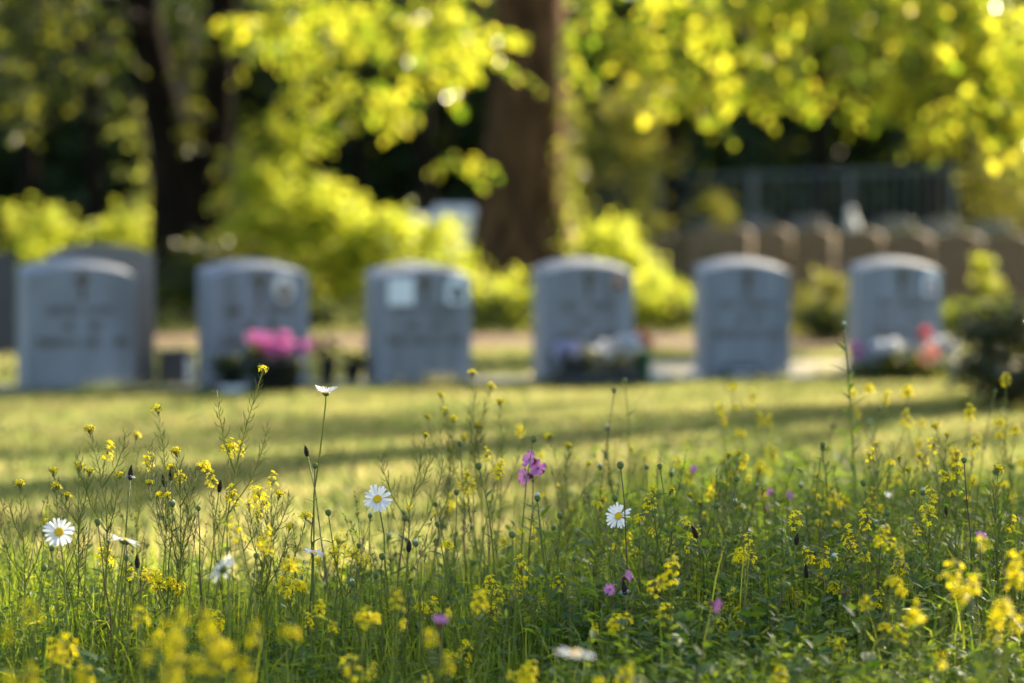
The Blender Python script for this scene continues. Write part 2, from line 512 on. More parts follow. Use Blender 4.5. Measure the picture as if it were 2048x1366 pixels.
def oval(mb, cx, cz, rx, rz, y0, y1, n=20, arch=False):
    pts = []
    for i in range(n):
        a = 2 * math.pi * i / n
        x, z = math.cos(a), math.sin(a)
        if arch and z < 0: z = max(z * 1.6, -1.0); x = math.copysign(min(1, abs(x) * 1.5), x) if abs(x) > 1e-6 else 0
        pts.append((cx + rx * x, cz + rz * z))
    return mb.add([(x, y0, z) for x, z in pts] + [(x, y1, z) for x, z in pts],
                  [tuple(range(n)), tuple(range(2 * n - 1, n - 1, -1))] + [(i, n + i, n + (i + 1) % n, (i + 1) % n) for i in range(n)])


def portrait(parent, cx, cz, rx, rz, t, m_bg, m_cloth, m_head, arch=False):
    pl = oval(MB(), cx, cz, rx, rz, -t / 2 - 0.012, -t / 2 - 0.0005, arch=arch).build("portrait_plaque", m_bg, parent, smooth=False)
    yb, yf = -t / 2 - 0.0118, -t / 2 - 0.0135
    oval(MB(), cx, cz - rz * 0.42, rx * 0.62, rz * 0.42, yf, yb).build("portrait_shoulders", m_cloth, pl, smooth=False)
    oval(MB(), cx, cz + rz * 0.12, rx * 0.34, rz * 0.34, yf - 0.001, yb).build("portrait_head", m_head, pl, smooth=False)
    return pl


# px centre of face, D, face width px, top py, yaw deg, label
STONES = [
    (152, 13.70, 206, 516, 30, "large grey headstone in front of a taller grey-brown stone, nearest the left edge"),
    (508, 13.90, 194, 518, 29, "grey headstone with oval portrait, pink flowers standing at its foot"),
    (837, 14.40, 190, 524, 24, "grey headstone carrying a white square plaque and an arched portrait"),
    (1166, 14.80, 180, 515, 21, "grey headstone with small red portrait and white flowers in a long planter"),
    (1484, 15.10, 174, 514, 16, "grey headstone without portrait, dark small plate leaning at its foot"),
    (1789, 15.40, 168, 513, 14, "grey headstone with small round-topped portrait and low red and green planting"),
]
THICK, DROP = 0.19, 0.045
rnd = random.Random(5)
stone_objs = []
for i, (px, D, wpx, tpy, yaw, lab) in enumerate(STONES):
    c = at(px, 700, D)
    phi = math.atan2(c.x, D)
    w = wpx * D / FPX / math.cos(R(yaw) + phi * 0.6)
    h = at(px, tpy, D).z
    root = empty("headstone", (c.x, D, 0), R(yaw)); root.rotation_euler = (R(rnd.uniform(-.9, .9)), R(rnd.uniform(-.7, .7)), R(yaw))
    tag(root, lab, "headstone", "front row of grey arched headstones")
    link("slab", slab_mesh("headstone_slab", w, h, THICK, 0.052, M['granite'], bev=0.010, z0=-0.05, drop=DROP), root)
    s = w / 0.62
    # cross
    cz = h - DROP - 0.03
    cr = MB()
    y0, y1 = -THICK / 2 - 0.006, -THICK / 2 - 0.0005
    cr.box((-0.013, y0, cz - 0.165), (0.013, y1, cz))
    cr.box((-0.04, y0, cz - 0.06), (-0.0132, y1, cz - 0.034)); cr.box((0.0132, y0, cz - 0.06), (0.04, y1, cz - 0.034))
    cr.box((-0.022, y0 - 0.002, cz - 0.075), (0.022, y0 + 0.001, cz - 0.018))
    cr.build("cross", M['bronze'], root, smooth=False)
    l1 = [[(-.20, -.02), (.02, .06), (.09, .19)], [(-.21, -.11), (-.03, .02), (.07, .20)], [(-.17, .0), (.02, .19)], [(-.18, -.05), (.0, .17)], [(-.19, -.06), (-.01, .10), (.12, .2)], [(-.17, -.05), (.01, .18)]][i]
    l2 = [[(-.11, -.035), (.04, .12)], [(-.09, -.03), (.05, .11)], [(-.12, -.03), (.05, .14)], [(-.1, .06)], [(-.1, -.02), (.03, .12)], [(-.15, -.06), (.08, .17)]][i]
    l3 = [[(-.26, -.03), (.01, .1), (.18, .27)], [(-.25, -.08), (-.03, .1), (.14, .26)], [(-.24, .02), (.06, .12), (.17, .25)], [(-.22, -.04), (.0, .2)], [(-.24, -.04), (.0, .24)], [(-.2, .02), (.06, .2)]][i]
    for ws, zf, cap in ((l1, 0.59, 0.046), (l2, 0.475, 0.044), (l3, 0.355, 0.046)):
        letters([(a * s, b * s) for a, b in ws], zf * h, cap, THICK, rnd).build("inscription_line", M['bronze'], root, smooth=False)
    stone_objs.append((root, w, h, D, c.x, R(yaw)))

r2 = stone_objs[1]; portrait(r2[0], 0.15 * r2[1] / 0.62, r2[2] - 0.165, 0.062, 0.082, THICK, M['porcelain'], M['photo_brown'], M['photo_brown'])
r3 = stone_objs[2]
sq = MB().box((-0.235, -THICK / 2 - 0.014, r3[2] - 0.255), (-0.075, -THICK / 2 - 0.0005, r3[2] - 0.095)).mesh("square_plaque", M['plaque_white'], smooth=False)
bevel_mesh(sq, 0.004); link("square_plaque", sq, r3[0])
portrait(r3[0], 0.205, r3[2] - 0.16, 0.068, 0.085, THICK, M['plaque_white'], M['photo_teal'], M['photo_teal'], arch=True)
r4 = stone_objs[3]; portrait(r4[0], 0.195, r4[2] - 0.155, 0.043, 0.06, THICK, M['photo_skin'], M['photo_teal'], M['photo_red'])
r6 = stone_objs[5]; portrait(r6[0], 0.20, r6[2] - 0.165, 0.05, 0.075, THICK, M['plaque_white'], M['photo_red'], M['photo_skin'], arch=True)


def back_stone(base, dx, back, w, h, label, mat='granite_rough'):
    root0, _, _, D, x, yaw = base
    ox = dx * math.cos(yaw) - back * math.sin(yaw); oy = dx * math.sin(yaw) + back * math.cos(yaw)
    o = link("headstone", slab_mesh("rear_slab", w, h, 0.13, 0.06, M[mat], bev=0.012, z0=-0.05), None, (x + ox, D + oy, 0))
    o.rotation_euler = (0, 0, yaw)
    tag(o, label, "headstone", "headstones backing onto the front row")


back_stone(stone_objs[0], 0.27, 0.32, 0.62, 0.855, "taller grey-brown headstone standing back to back behind the largest front stone")
dk = at(-35, 600, 18.5)
o = link("headstone", slab_mesh("dark_slab", 0.5, at(0, 500, 18.5).z, 0.16, 0.07, M['granite_dark'], bev=0.012), None, (dk.x, 18.5, 0))
o.rotation_euler = (0, 0, R(26))
tag(o, "dark polished headstone cut off by the frame beyond the row", "headstone")

# concrete strip under the near stones
ks = []
for root, w, h, D, x, yaw in stone_objs:
    ks.append(Vector((x, D)))
ks = [ks[0] + (ks[0] - ks[1]) * 1.2] + ks + [ks[-1] + (ks[-1] - ks[-2]) * 1.5]
mb = MB()
for i, p in enumerate(ks):
    d = (ks[min(i + 1, len(ks) - 1)] - ks[max(i - 1, 0)]).normalized(); n = Vector((-d.y, d.x))
    a = p - n * 0.20; b = p + n * 0.42
    mb.v += [(a.x, a.y, -0.02), (a.x, a.y, 0.035), (b.x, b.y, 0.035), (b.x, b.y, -0.02)]
for i in range(len(ks) - 1):
    q = i * 4
    mb.f += [(q, q + 4, q + 5, q + 1), (q + 1, q + 5, q + 6, q + 2), (q + 2, q + 6, q + 7, q + 3)]
tag(mb.build("concrete_strip", M['concrete'], smooth=False), kind="structure")


# ------------------------------------------------------------------ far headstones
def lerp(a, b, t): return a + (b - a) * t


far_n = 0
row = [(1205, 470, 56), (1262, 468, 52), (1318, 468, 48.5), (1372, 467, 45.5), (1428, 464, 43), (1492, 462, 40), (1568, 462, 37.2), (1652, 464, 34.8), (1745, 467, 32.6), (1840, 470, 30.6), (1940, 473, 28.8), (2042, 477, 27.2), (2150, 480, 25.8)]
ordinal = ["last", "second to last", "third to last", "fourth to last", "fifth to last", "sixth to last", "sixth nearest", "fifth nearest", "fourth nearest", "third nearest", "second nearest", "nearest fully seen", "nearest, cut off"]
for i, (px, py, D) in enumerate(row):
    p = at(px - 22, py - 6, D)
    w = 0.58; h = p.z + 0.02
    root = empty("brown_headstone", (p.x, D, 0), R(-24))
    tag(root, "brown sandstone headstone, %s of the long receding row beyond the graves" % ordinal[i], "headstone", "receding row of brown headstones")
    link("slab", slab_mesh("brown_slab", w, h, 0.22, 0.10, M['sandstone'], bev=0.015, z0=-0.05), root)
    link("plinth", MB().box((-0.36, -0.16, -0.02), (0.36, 0.16, 0.10)).mesh("plinth", M['sandstone'], False), root)
row2 = [(1240, 440, 62), (1330, 437, 58), (1420, 434, 54), (1515, 432, 50), (1615, 432, 46.5), (1790, 434, 42), (1880, 436, 39.5), (1985, 440, 37)]
for i, (px, py, D) in enumerate(row2):
    p = at(px, py, D)
    o = link("grey_headstone", slab_mesh("far_grey_slab", 0.62, p.z, 0.14, 0.08, M['granite_rough'], bev=0.015, z0=-0.05), None, (p.x, D, 0))
    o.rotation_euler = (0, 0, R(-20))
    tag(o, "grey headstone top peeking over the brown row, %s from the far end" % ["first", "second", "third", "fourth", "fifth", "sixth", "seventh", "eighth"][i], "headstone", "grey stones behind the brown row")

# white marble urn-like memorial above the brown row
p = at(1712, 415, 35.5)
u = empty("marble_memorial", (p.x, 35.5, 0), R(10))
tag(u, "slim white marble memorial with leaning figure rising above the brown headstones", "memorial")
hz = p.z
MB().box((-0.16, -0.12, 0), (0.16, 0.12, hz - 0.55)).build("pedestal", M['marble'], u, smooth=False)
Mt = Matrix.Translation((0, 0, hz - 0.55)) @ Matrix.Rotation(R(-10), 4, 'Y')
MB().lathe([(0.075, 0), (0.10, 0.03), (0.11, 0.12), (0.10, 0.24), (0.085, 0.34), (0.05, 0.40), (0.045, 0.43)], 14, Mt).build("figure_body", M['marble'], u)
MB().lathe([(0.02, 0.425), (0.05, 0.45), (0.06, 0.49), (0.05, 0.53), (0.015, 0.555)], 14, Mt).build("figure_head", M['marble'], u)

# pale tombs far behind the hedge
for (x0, x1, py, D, lab) in ((765, 862, 428, 47, "low white marble tomb behind the sunlit hedge"), (868, 948, 412, 50, "taller pale blue-grey tomb beside the big tree trunk")):
    a, b = at(x0, py, D), at(x1, py, D)
    t = empty("marble_tomb", ((a.x + b.x) / 2, D, 0)); w = (b.x - a.x)
    tag(t, lab, "tomb")
    MB().box((-w / 2 - 0.08, -0.5, 0), (w / 2 + 0.08, 0.5, 0.25)).build("plinth", M['marble'], t, smooth=False)
    MB().box((-w / 2, -0.42, 0.25), (w / 2, 0.42, a.z - 0.22)).build("chest", M['marble'], t, smooth=False)
    z = a.z - 0.22; e = w / 2 + 0.06
    MB().add([(-e, -.5, z), (e, -.5, z), (e, .5, z), (-e, .5, z), (-e, -.5, z + .07), (e, -.5, z + .07), (e, .5, z + .07), (-e, .5, z + .07), (-e * .8, 0, z + .22), (e * .8, 0, z + .22)],
             [(3, 2, 1, 0), (0, 1, 5, 4), (1, 2, 6, 5), (2, 3, 7, 6), (3, 0, 4, 7), (4, 5, 9, 8), (6, 7, 8, 9), (5, 6, 9), (7, 4, 8)]).build("lid", M['marble'], t, smooth=False)

# metal fence far behind
fz0 = at(1480, 348, 52).z
f0, f1 = at(1150, 348, 56), at(2130, 348, 47)
fr = empty("metal_fence", ((f0.x + f1.x) / 2, (f0.y + f1.y) / 2, 0), math.atan2(f1.y - f0.y, f1.x - f0.x))
tag(fr, "tall grey-green metal railing across the wood edge beyond the headstones", "fence")
fl = (Vector((f1.x, f1.y)) - Vector((f0.x, f0.y))).length
for k in range(3):
    z = [0.35, fz0 * 0.55, fz0 - 0.04][k]
    MB().box((-fl / 2, -0.02, z), (fl / 2, 0.02, z + 0.06)).build("rail", M['metal_fence'], fr, smooth=False)
pm = MB().box((-0.045, -0.045, 0), (0.045, 0.045, fz0 + 0.06)).mesh("fence_post", M['metal_fence'], False)
for k in range(6):
    o = link("post", pm, fr, (-fl / 2 + fl * k / 5, 0.05, 0))
bmesh_bar = MB().box((-0.012, -0.008, 0.1), (0.012, 0.008, fz0)).mesh("fence_bar", M['metal_fence'], False)
nb = int(fl / 0.26)
for k in range(nb):
    link("bar", bmesh_bar, fr, (-fl / 2 + fl * (k + 0.5) / nb, -0.03, 0))


# ------------------------------------------------------------------ trees
def limb_path(p0, p1, bend=0.15, n=6, rnd=random):
    p0, p1 = Vector(p0), Vector(p1)
    d = (p1 - p0).length
    off = Vector((rnd.uniform(-1, 1), rnd.uniform(-1, 1), rnd.uniform(0.2, 1))) * d * bend
    return [p0.lerp(p1, t) + off * math.sin(math.pi * t) for t in [i / (n - 1) for i in range(n)]]


def rough_trunk(mb, pts, radii, seg=18, amp=0.07):
    n0 = len(mb.v)
    mb.tube(pts, radii, seg)
    ph = [random.uniform(0, 6.28) for _ in range(4)]
    k = 0
    for i in range(len(pts)):
        for s in range(seg):
            a = 2 * math.pi * s / seg
            m = 1 + amp * (math.sin(5 * a + ph[0] + i * 0.15) * 0.6 + math.sin(9 * a + ph[1] - i * 0.2) * 0.4 + random.uniform(-0.4, 0.4))
            v = Vector(mb.v[n0 + k]); c = Vector(pts[i])
            mb.v[n0 + k] = tuple(c + (v - c) * m)
            k += 1


def clump_points(center, radii, n, nclump, spread, shell=0.5):
    """Points gathered in clumps inside an ellipsoid: foliage with holes."""
    c = np.array(center); r = np.array(radii)
    u = unit(rng.normal(0, 1, (nclump, 3)))
    rad = rng.uniform(shell, 1.0, nclump)[:, None]
    cl = u * rad
    idx = rng.integers(0, nclump, n)
    pts = cl[idx] + rng.normal(0, spread, (n, 3))
    return c + pts * r, c + cl * r


def tree(name, label, trunk_pts, trunk_r, crown_c, crown_r, nspray, leaf, mat, bark, lows=(), nclump=40, spread=0.12, extra_stems=(), per=14, slen=0.9, seed=1, thin=0):
    global rng
    rng = np.random.default_rng(seed); random.seed(seed)
    root = empty(name, (trunk_pts[0][0], trunk_pts[0][1], 0))
    tag(root, label, "tree")
    inv = -Vector(root.location)
    L = Leaves(); tw = MB(); tr = MB(); br = MB()
    rough_trunk(tr, [Vector(p) + inv for p in trunk_pts], trunk_r)
    for pts, rr in extra_stems:
        rough_trunk(tr, [Vector(p) + inv for p in pts], rr)
    top = Vector(trunk_pts[-1]) + inv
    cc = np.array(crown_c) + np.array(inv)
    pts, cl = clump_points(cc, crown_r, nspray, nclump, spread)
    for i_, p in enumerate(pts):
        if thin and i_ % thin == 0: continue
        d = p - cc; d[2] *= 0.4; d = d / max(np.linalg.norm(d), 1e-3) + rng.normal(0, 0.4, 3)
        spray(L, p, d, slen * rng.uniform(0.6, 1.2), per, leaf, 0.4, None)
    for q in cl[:: max(1, len(cl) // 10)]:
        hh = random.uniform(0.45, 0.95)
        s = Vector((Vector(trunk_pts[0]) + inv).lerp(top, hh))
        br.tube(limb_path(s, q), [trunk_r[-1] * 0.7, trunk_r[-1] * .45, trunk_r[-1] * .3, trunk_r[-1] * .2, .03, .015], 7)
    # low hanging boughs: (px, py, D, number of sprays, spread m, leaf size)
    mains = []
    for (px, py, D, n, sp, ls) in lows:
        e = at(px, py, D) + inv
        near = sorted(mains, key=lambda m_: (m_[3] - e).length)
        if len(mains) < 4 or (near[0][3] - e).length > 2.6:      # a main bough from the trunk
            s = top.lerp(Vector((Vector(trunk_pts[0]) + inv)), random.uniform(0.25, 0.5))
            s = Vector((s.x, s.y, max(s.z, e.z + 1.2)))
            path = limb_path(s, e + Vector((0, 0, 0.25)), 0.12)
            br.tube(path, [.07, .055, .04, .028, .018, .008], 6)
            mains.append(path)
        else:                                                    # a side branch of the nearest bough
            path = limb_path(near[0][3], e + Vector((0, 0, 0.15)), 0.10)
            br.tube(path, [.016, .014, .012, .010, .008, .005], 5)
        for k in range(n):
            t = rng.uniform(0.0, 1.0)
            o = np.array(e) + rng.normal(0, 1, 3) * np.array([sp, sp * 1.2, sp * 0.5]) + np.array([0, 0, sp * 0.5])
            d = rng.normal(0, 1, 3); d[2] = -0.1 + 0.3 * d[2]
            spray(L, o, d, rng.uniform(0.25, 0.5), 8, ls, 0.5, tw, 0.004)
    tr.build("trunk", bark, root)
    br.build("limbs", bark, root)
    if tw.v: tw.build("twigs", M['twig'], root)
    L.build("crown", mat, root)
    return root


def tp(px, py, D): return at(px, py, D)


HANG_DX, HANG_DY, SHADE_DX, SHADE_DY = -2.5, 3.5, -4.0, -0.5
HANG_SEED, SHADE_SEED = 24, 125
# the big tree behind the middle of the row
DM = 33.0
b = at(1050, 640, DM)
trunk = [(b.x, DM, -0.1), (b.x - 0.0, DM, 0.3), (b.x, DM, 0.9), (at(1046, 400, DM).x, DM, at(0, 400, DM).z), (at(1058, 200, DM).x, DM, at(0, 200, DM).z), (at(1058, 0, DM).x, DM, at(0, 0, DM).z), (b.x + .1, DM, 8), (b.x - .1, DM + .6, 13)]
env = [(500, 70), (560, 90), (620, 110), (690, 190), (740, 225), (790, 250), (840, 190), (890, 150), (940, 170)]
lows_mid = [(x + random.uniform(-12, 12), y - 28 + random.uniform(-10, 10), 26 + random.uniform(-2, 2), 6, 0.15, 0.15) for x, y in env]
lows_mid += [(random.uniform(520, 950), random.uniform(-60, 90), 26.5 + random.uniform(-2.5, 2.5), 6, 0.24, 0.15) for _ in range(15)]
lows_mid += [(1040, 165, 27, 1, 0.04, 0.10), (1130, 130, 28, 3, 0.10, 0.10), (900, 330, 30, 5, 0.16, 0.11)]
tree("lime_tree", "broad brown trunked lime tree in the middle behind the headstones", trunk, [1.15, 1.02, 0.78, 0.60, 0.53, 0.49, 0.38, 0.2],
     (0.6, DM + 1.5, 14.0), (5.2, 3.4, 3.0), 420, 0.17, M['linden'], M['bark'], lows_mid, nclump=24, spread=0.11)

# forked tree on the left
DL = 30.0
def lp(px, py): q = at(px, py, DL); return (q.x, DL, q.z)
tleft = [lp(380, 700), lp(378, 560), lp(372, 470), lp(350, 330), lp(322, 200), lp(295, 80), lp(280, -40), lp(200, -500)]
tright = [lp(400, 560), lp(405, 470), lp(420, 360), lp(432, 240), lp(438, 120), lp(446, -40), lp(520, -420)]
lows_left = [(random.uniform(-60, 470), random.uniform(-40, 330) * 0.8, 26.0 + random.uniform(-1.5, 1.5), 7, 0.26, 0.105) for _ in range(34)]
lows_left = [l for l in lows_left if not (190 < l[0] < 520 and l[1] > -50)]
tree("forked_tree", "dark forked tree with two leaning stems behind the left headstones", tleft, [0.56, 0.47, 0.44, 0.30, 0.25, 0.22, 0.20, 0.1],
     (-5.0, DL, 9.0), (4.5, 4, 3.0), 330, 0.17, M['dark_leaf'], M['shaded_bark'], lows_left, nclump=30, spread=0.12,
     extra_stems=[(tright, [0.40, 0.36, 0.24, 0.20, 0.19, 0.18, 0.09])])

# lime tree off to the right whose boughs hang into view
envr = [(1205, 100), (1260, 130), (1320, 170), (1370, 215), (1430, 205), (1490, 190), (1545, 215), (1590, 180), (1650, 130), (1700, 140), (1745, 190), (1780, 225), (1830, 190), (1880, 265), (1925, 280), (1975, 265), (2030, 265), (2090, 250)]
lows_r = [(x + random.uniform(-10, 10), y - 30 + random.uniform(-10, 10), 21.3 + random.uniform(-1.4, 1.4), 6, 0.14, 0.135) for x, y in envr]
lows_r += [(random.uniform(1235, 2120), random.uniform(-60, 110), 21.5 + random.uniform(-1.6, 1.6), 6, 0.22, 0.135) for _ in range(34)]
lows_r += [(random.uniform(1700, 2120), random.uniform(80, 200), 21.5 + random.uniform(-1.6, 1.6), 6, 0.18, 0.135) for _ in range(12)]
tree("hanging_lime_tree", "lime tree at the side whose yellow-green boughs hang over the graves", [(9.9 + HANG_DX, 22.4 + HANG_DY, z) for z in (-0.1, 0.4, 2, 5, 9)], [0.55, 0.42, 0.36, 0.32, 0.2],
     (10.2 + HANG_DX, 21.5 + HANG_DY, 10.8), (5.0, 3.8, 3.0), 430, 0.17, M['linden'], M['bark'], lows_r, nclump=38, spread=0.075, seed=HANG_SEED)


tree("shade_tree", "tall tree beyond the frame that shades the meadow", [(16.4 + SHADE_DX, 25 + SHADE_DY, z) for z in (-0.1, 0.4, 3, 7, 10)], [0.55, 0.42, 0.36, 0.3, 0.2],
     (16.9 + SHADE_DX, 25.2 + SHADE_DY, 11.6), (4.8, 4.2, 3.4), 320, 0.2, M['linden'], M['bark'], (), nclump=32, spread=0.08, seed=SHADE_SEED, thin=4)


rng = np.random.default_rng(77); random.seed(77)
# ------------------------------------------------------------------ shrubs and hedges
def shrub(name, label, cat, px, py_top, D, wpx, mat, n, leaf, depth=0.8, base_z=0.0, group=None, taper=0.55, upright=0.5):
    top = at(px, py_top, D)
    h = top.z - base_z
    w = wpx * D / FPX / 2
    root = empty(name, (top.x, D, base_z))
    tag(root, label, cat, group)
    st = MB()
    ns = 7
    for k in range(ns):
        a = random.uniform(0, 6.28); rr = random.uniform(0.1, 0.75)
        e = Vector((math.cos(a) * w * rr * taper, math.sin(a) * depth * rr * taper, h * random.uniform(0.6, 0.92)))
        st.tube(limb_path((math.cos(a) * .08, math.sin(a) * .08, -0.03), e, 0.1), [.022, .018, .014, .011, .008, .004], 5)
    st.build("stems", M['twig'], root)
    L = Leaves()
    # clumps over a rounded, slightly tapering body
    ncl = max(10, n // 14)
    u = rng.uniform(0, 1, ncl) ** 0.8
    ang = rng.uniform(0, 2 * math.pi, ncl)
    prof = np.sqrt(np.clip(1 - (u * 0.98) ** 2.4, 0.02, 1)) * (1 - (1 - taper) * u * 0.6)
    rad = np.sqrt(rng.uniform(0.15, 1, ncl)) * prof
    cl = np.stack([np.cos(ang) * rad * w, np.sin(ang) * rad * depth, u * h * 0.93], 1)
    idx = rng.integers(0, ncl, n)
    s = min(w, h) * 0.16
    for i in idx:
        o = cl[i] + rng.normal(0, s, 3)
        o[2] = min(max(o[2], 0.02), h * 0.97)
        d = np.array([cl[i][0] / max(w, .01), cl[i][1] / max(depth, .01), upright]) + rng.normal(0, 0.5, 3)
        spray(L, o, d, rng.uniform(0.18, 0.36) * leaf / 0.07, 7, leaf, 0.25, None)
    L.build("foliage", mat, root)
    return root


SH = [
    ("hedge_shrub", "sunlit yellow-green shrub above the leftmost headstone's shoulder", 70, 430, 31.2, 210, 'hedge_leaf', 230, .075),
    ("hedge_shrub", "sunlit shrub directly left of the forked trunk's foot", 240, 400, 31.0, 150, 'hedge_leaf', 170, .075),
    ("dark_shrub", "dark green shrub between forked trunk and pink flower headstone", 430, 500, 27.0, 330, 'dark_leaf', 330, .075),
    ("hedge_shrub", "tall bright shrub right of the forked trunk", 535, 345, 28.2, 170, 'hedge_leaf', 300, .075),
    ("hedge_shrub", "pointed bright shrub between forked tree and middle tree", 660, 370, 28.6, 150, 'hedge_leaf', 260, .075),
    ("hedge_shrub", "low bright shrub left of the middle tree trunk", 780, 440, 28.0, 190, 'hedge_leaf', 320, .075),
    ("hedge_shrub", "rounded bright shrub touching the middle trunk's left foot", 872, 452, 28.6, 140, 'hedge_leaf', 260, .075),
    ("hedge_shrub", "small low bright bush seen between the third and fourth headstones", 1000, 575, 26.0, 150, 'hedge_leaf', 140, .07),
    ("hedge_shrub", "bright bush right of the middle trunk's foot", 1215, 460, 27.2, 160, 'hedge_leaf', 280, .075),
    ("hedge_shrub", "small bright bush just left of the headstone without portrait", 1345, 555, 25.5, 110, 'hedge_leaf', 120, .07),
    ("hedge_shrub", "low yellowing bush between the two rightmost headstones", 1640, 575, 24.0, 120, 'olive_leaf', 120, .06),
]
for nm, lab, px, py, D, w, m, n, lf in SH:
    shrub(nm, lab, "shrub", px, py, D, w, M[m], int(n * 1.5), lf * 1.1, depth=0.75, group="shrubs of the hedge behind the graves")
for k, (px, D) in enumerate(((1395, 45.2), (1458, 42.3), (1530, 39.6), (1610, 37.0), (1700, 34.7), (1795, 32.5), (1892, 30.6), (1995, 28.9))):  # hedge added to keep sun off the lower part of the brown stones
    shrub("shading_hedge", "dark hedge plant added to shade the brown headstones, %s from the far end" % ["first", "second", "third", "fourth", "fifth", "sixth", "seventh", "eighth"][k], "hedge", px + 14, 470, D, 90, M['far_leaf'], 170, .07, depth=0.32, taper=0.95, group="added hedge shading the brown headstones")
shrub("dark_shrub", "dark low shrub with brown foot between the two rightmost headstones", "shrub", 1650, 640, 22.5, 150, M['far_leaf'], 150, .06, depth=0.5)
for k, px in enumerate((330, 520, 690, 860, 1010, 1150, 1330, 1540, 1720, 1890)):  # dark clumps added where the hedge foot lies in its own shade
    shrub("hedge_shade_clump", "low dark clump added as shade at the hedge foot, %s from the left" % ["first", "second", "third", "fourth", "fifth", "sixth", "seventh", "eighth", "ninth", "tenth"][k], "plant", px + random.uniform(-15, 15), 616 + random.uniform(-8, 8), 25.6 + random.uniform(-.3, .3), 215, M['far_leaf'], 130, .05, depth=0.45, taper=1.0, group="low dark clumps along the hedge foot")
shrub("small_conifer", "narrow bright yellow column shrub at the right edge", "shrub", 1964, 535, 23.4, 34, M['hedge_leaf'], 170, .05, depth=0.10, taper=0.9, upright=1.5)
shrub("low_hedge", "low bright clipped hedge under the yellow column shrub", "hedge", 1965, 626, 23.0, 220, M['hedge_leaf'], 300, .055, depth=0.3, taper=0.95)
shrub("conifer", "small golden cone-shaped shrub beyond the far headstones", "shrub", 1428, 362, 46, 70, M['olive_leaf'], 120, .10, depth=0.35, taper=0.4)
shrub("olive_tree_bush", "pale olive tall bush right of the middle trunk", "shrub", 1245, 190, 44, 250, M['olive_leaf'], 420, .13, depth=1.2, taper=0.8)
shrub("olive_bush", "pale sunlit bush at the far right wood edge", "shrub", 2010, 300, 48, 230, M['olive_leaf'], 260, .12, depth=1.0, taper=0.8)
shrub("rose_bush", "dark rose bush with glinting leaves beside the last headstone", "shrub", 2030, 640, 12.2, 230, M['rose_leaf'], 420, .045, depth=0.32, taper=0.9, upright=0.7)


def climber(label, pts, D, n, spread, mat, leaf=0.075, group="ivy on the trunks"):
    """Ivy or shoots climbing along a line of photo points."""
    P = [np.array(at(x, y, D)) for x, y in pts]
    root = empty("ivy", (P[0][0], P[0][1], 0)); inv = np.array([P[0][0], P[0][1], 0])
    tag(root, label, "ivy", group)
    st = MB(); st.tube([Vector(p - inv) for p in P], [.02] * len(P), 5); st.build("vine", M['twig'], root)
    L = Leaves()
    for k in range(n):
        t = rng.uniform(0, len(P) - 1.001); i = int(t); f = t - i
        o = P[i] * (1 - f) + P[i + 1] * f - inv + rng.normal(0, spread, 3)
        d = rng.normal(0, 1, 3); d[2] = abs(d[2]) * 0.4 - 0.3
        spray(L, o, d, rng.uniform(0.12, 0.25), 5, leaf, 0.4, None)
    L.build("leaves", mat, root)


climber("bright ivy edging the right side of the middle trunk", [(1122, 540), (1120, 470), (1130, 400), (1138, 330), (1132, 260), (1136, 180)], 32.5, 80, 0.05, M['ivy'], 0.075)
climber("leafy shoots along the left stem of the forked tree", [(275, 500), (290, 420), (298, 330), (285, 260), (262, 200)], 30.7, 60, 0.13, M['ivy'])
climber("ivy climbing the right stem of the forked tree", [(445, 520), (455, 440), (462, 360), (470, 290)], 29.3, 50, 0.08, M['ivy'])
climber("arching leafy branch between forked tree and middle tree", [(490, 380), (530, 290), (575, 230), (610, 160), (640, 80), (660, -30)], 28.6, 105, 0.13, M['linden'], 0.09)
climber("hanging leaves between the two stems of the forked tree", [(375, 290), (372, 200), (380, 120), (390, 30)], 29.0, 34, 0.07, M['dark_leaf'], 0.09)
climber("sunlit spur of leaves pointing at the middle tree", [(560, 300), (600, 275), (640, 262)], 28.8, 45, 0.10, M['linden'], 0.09)

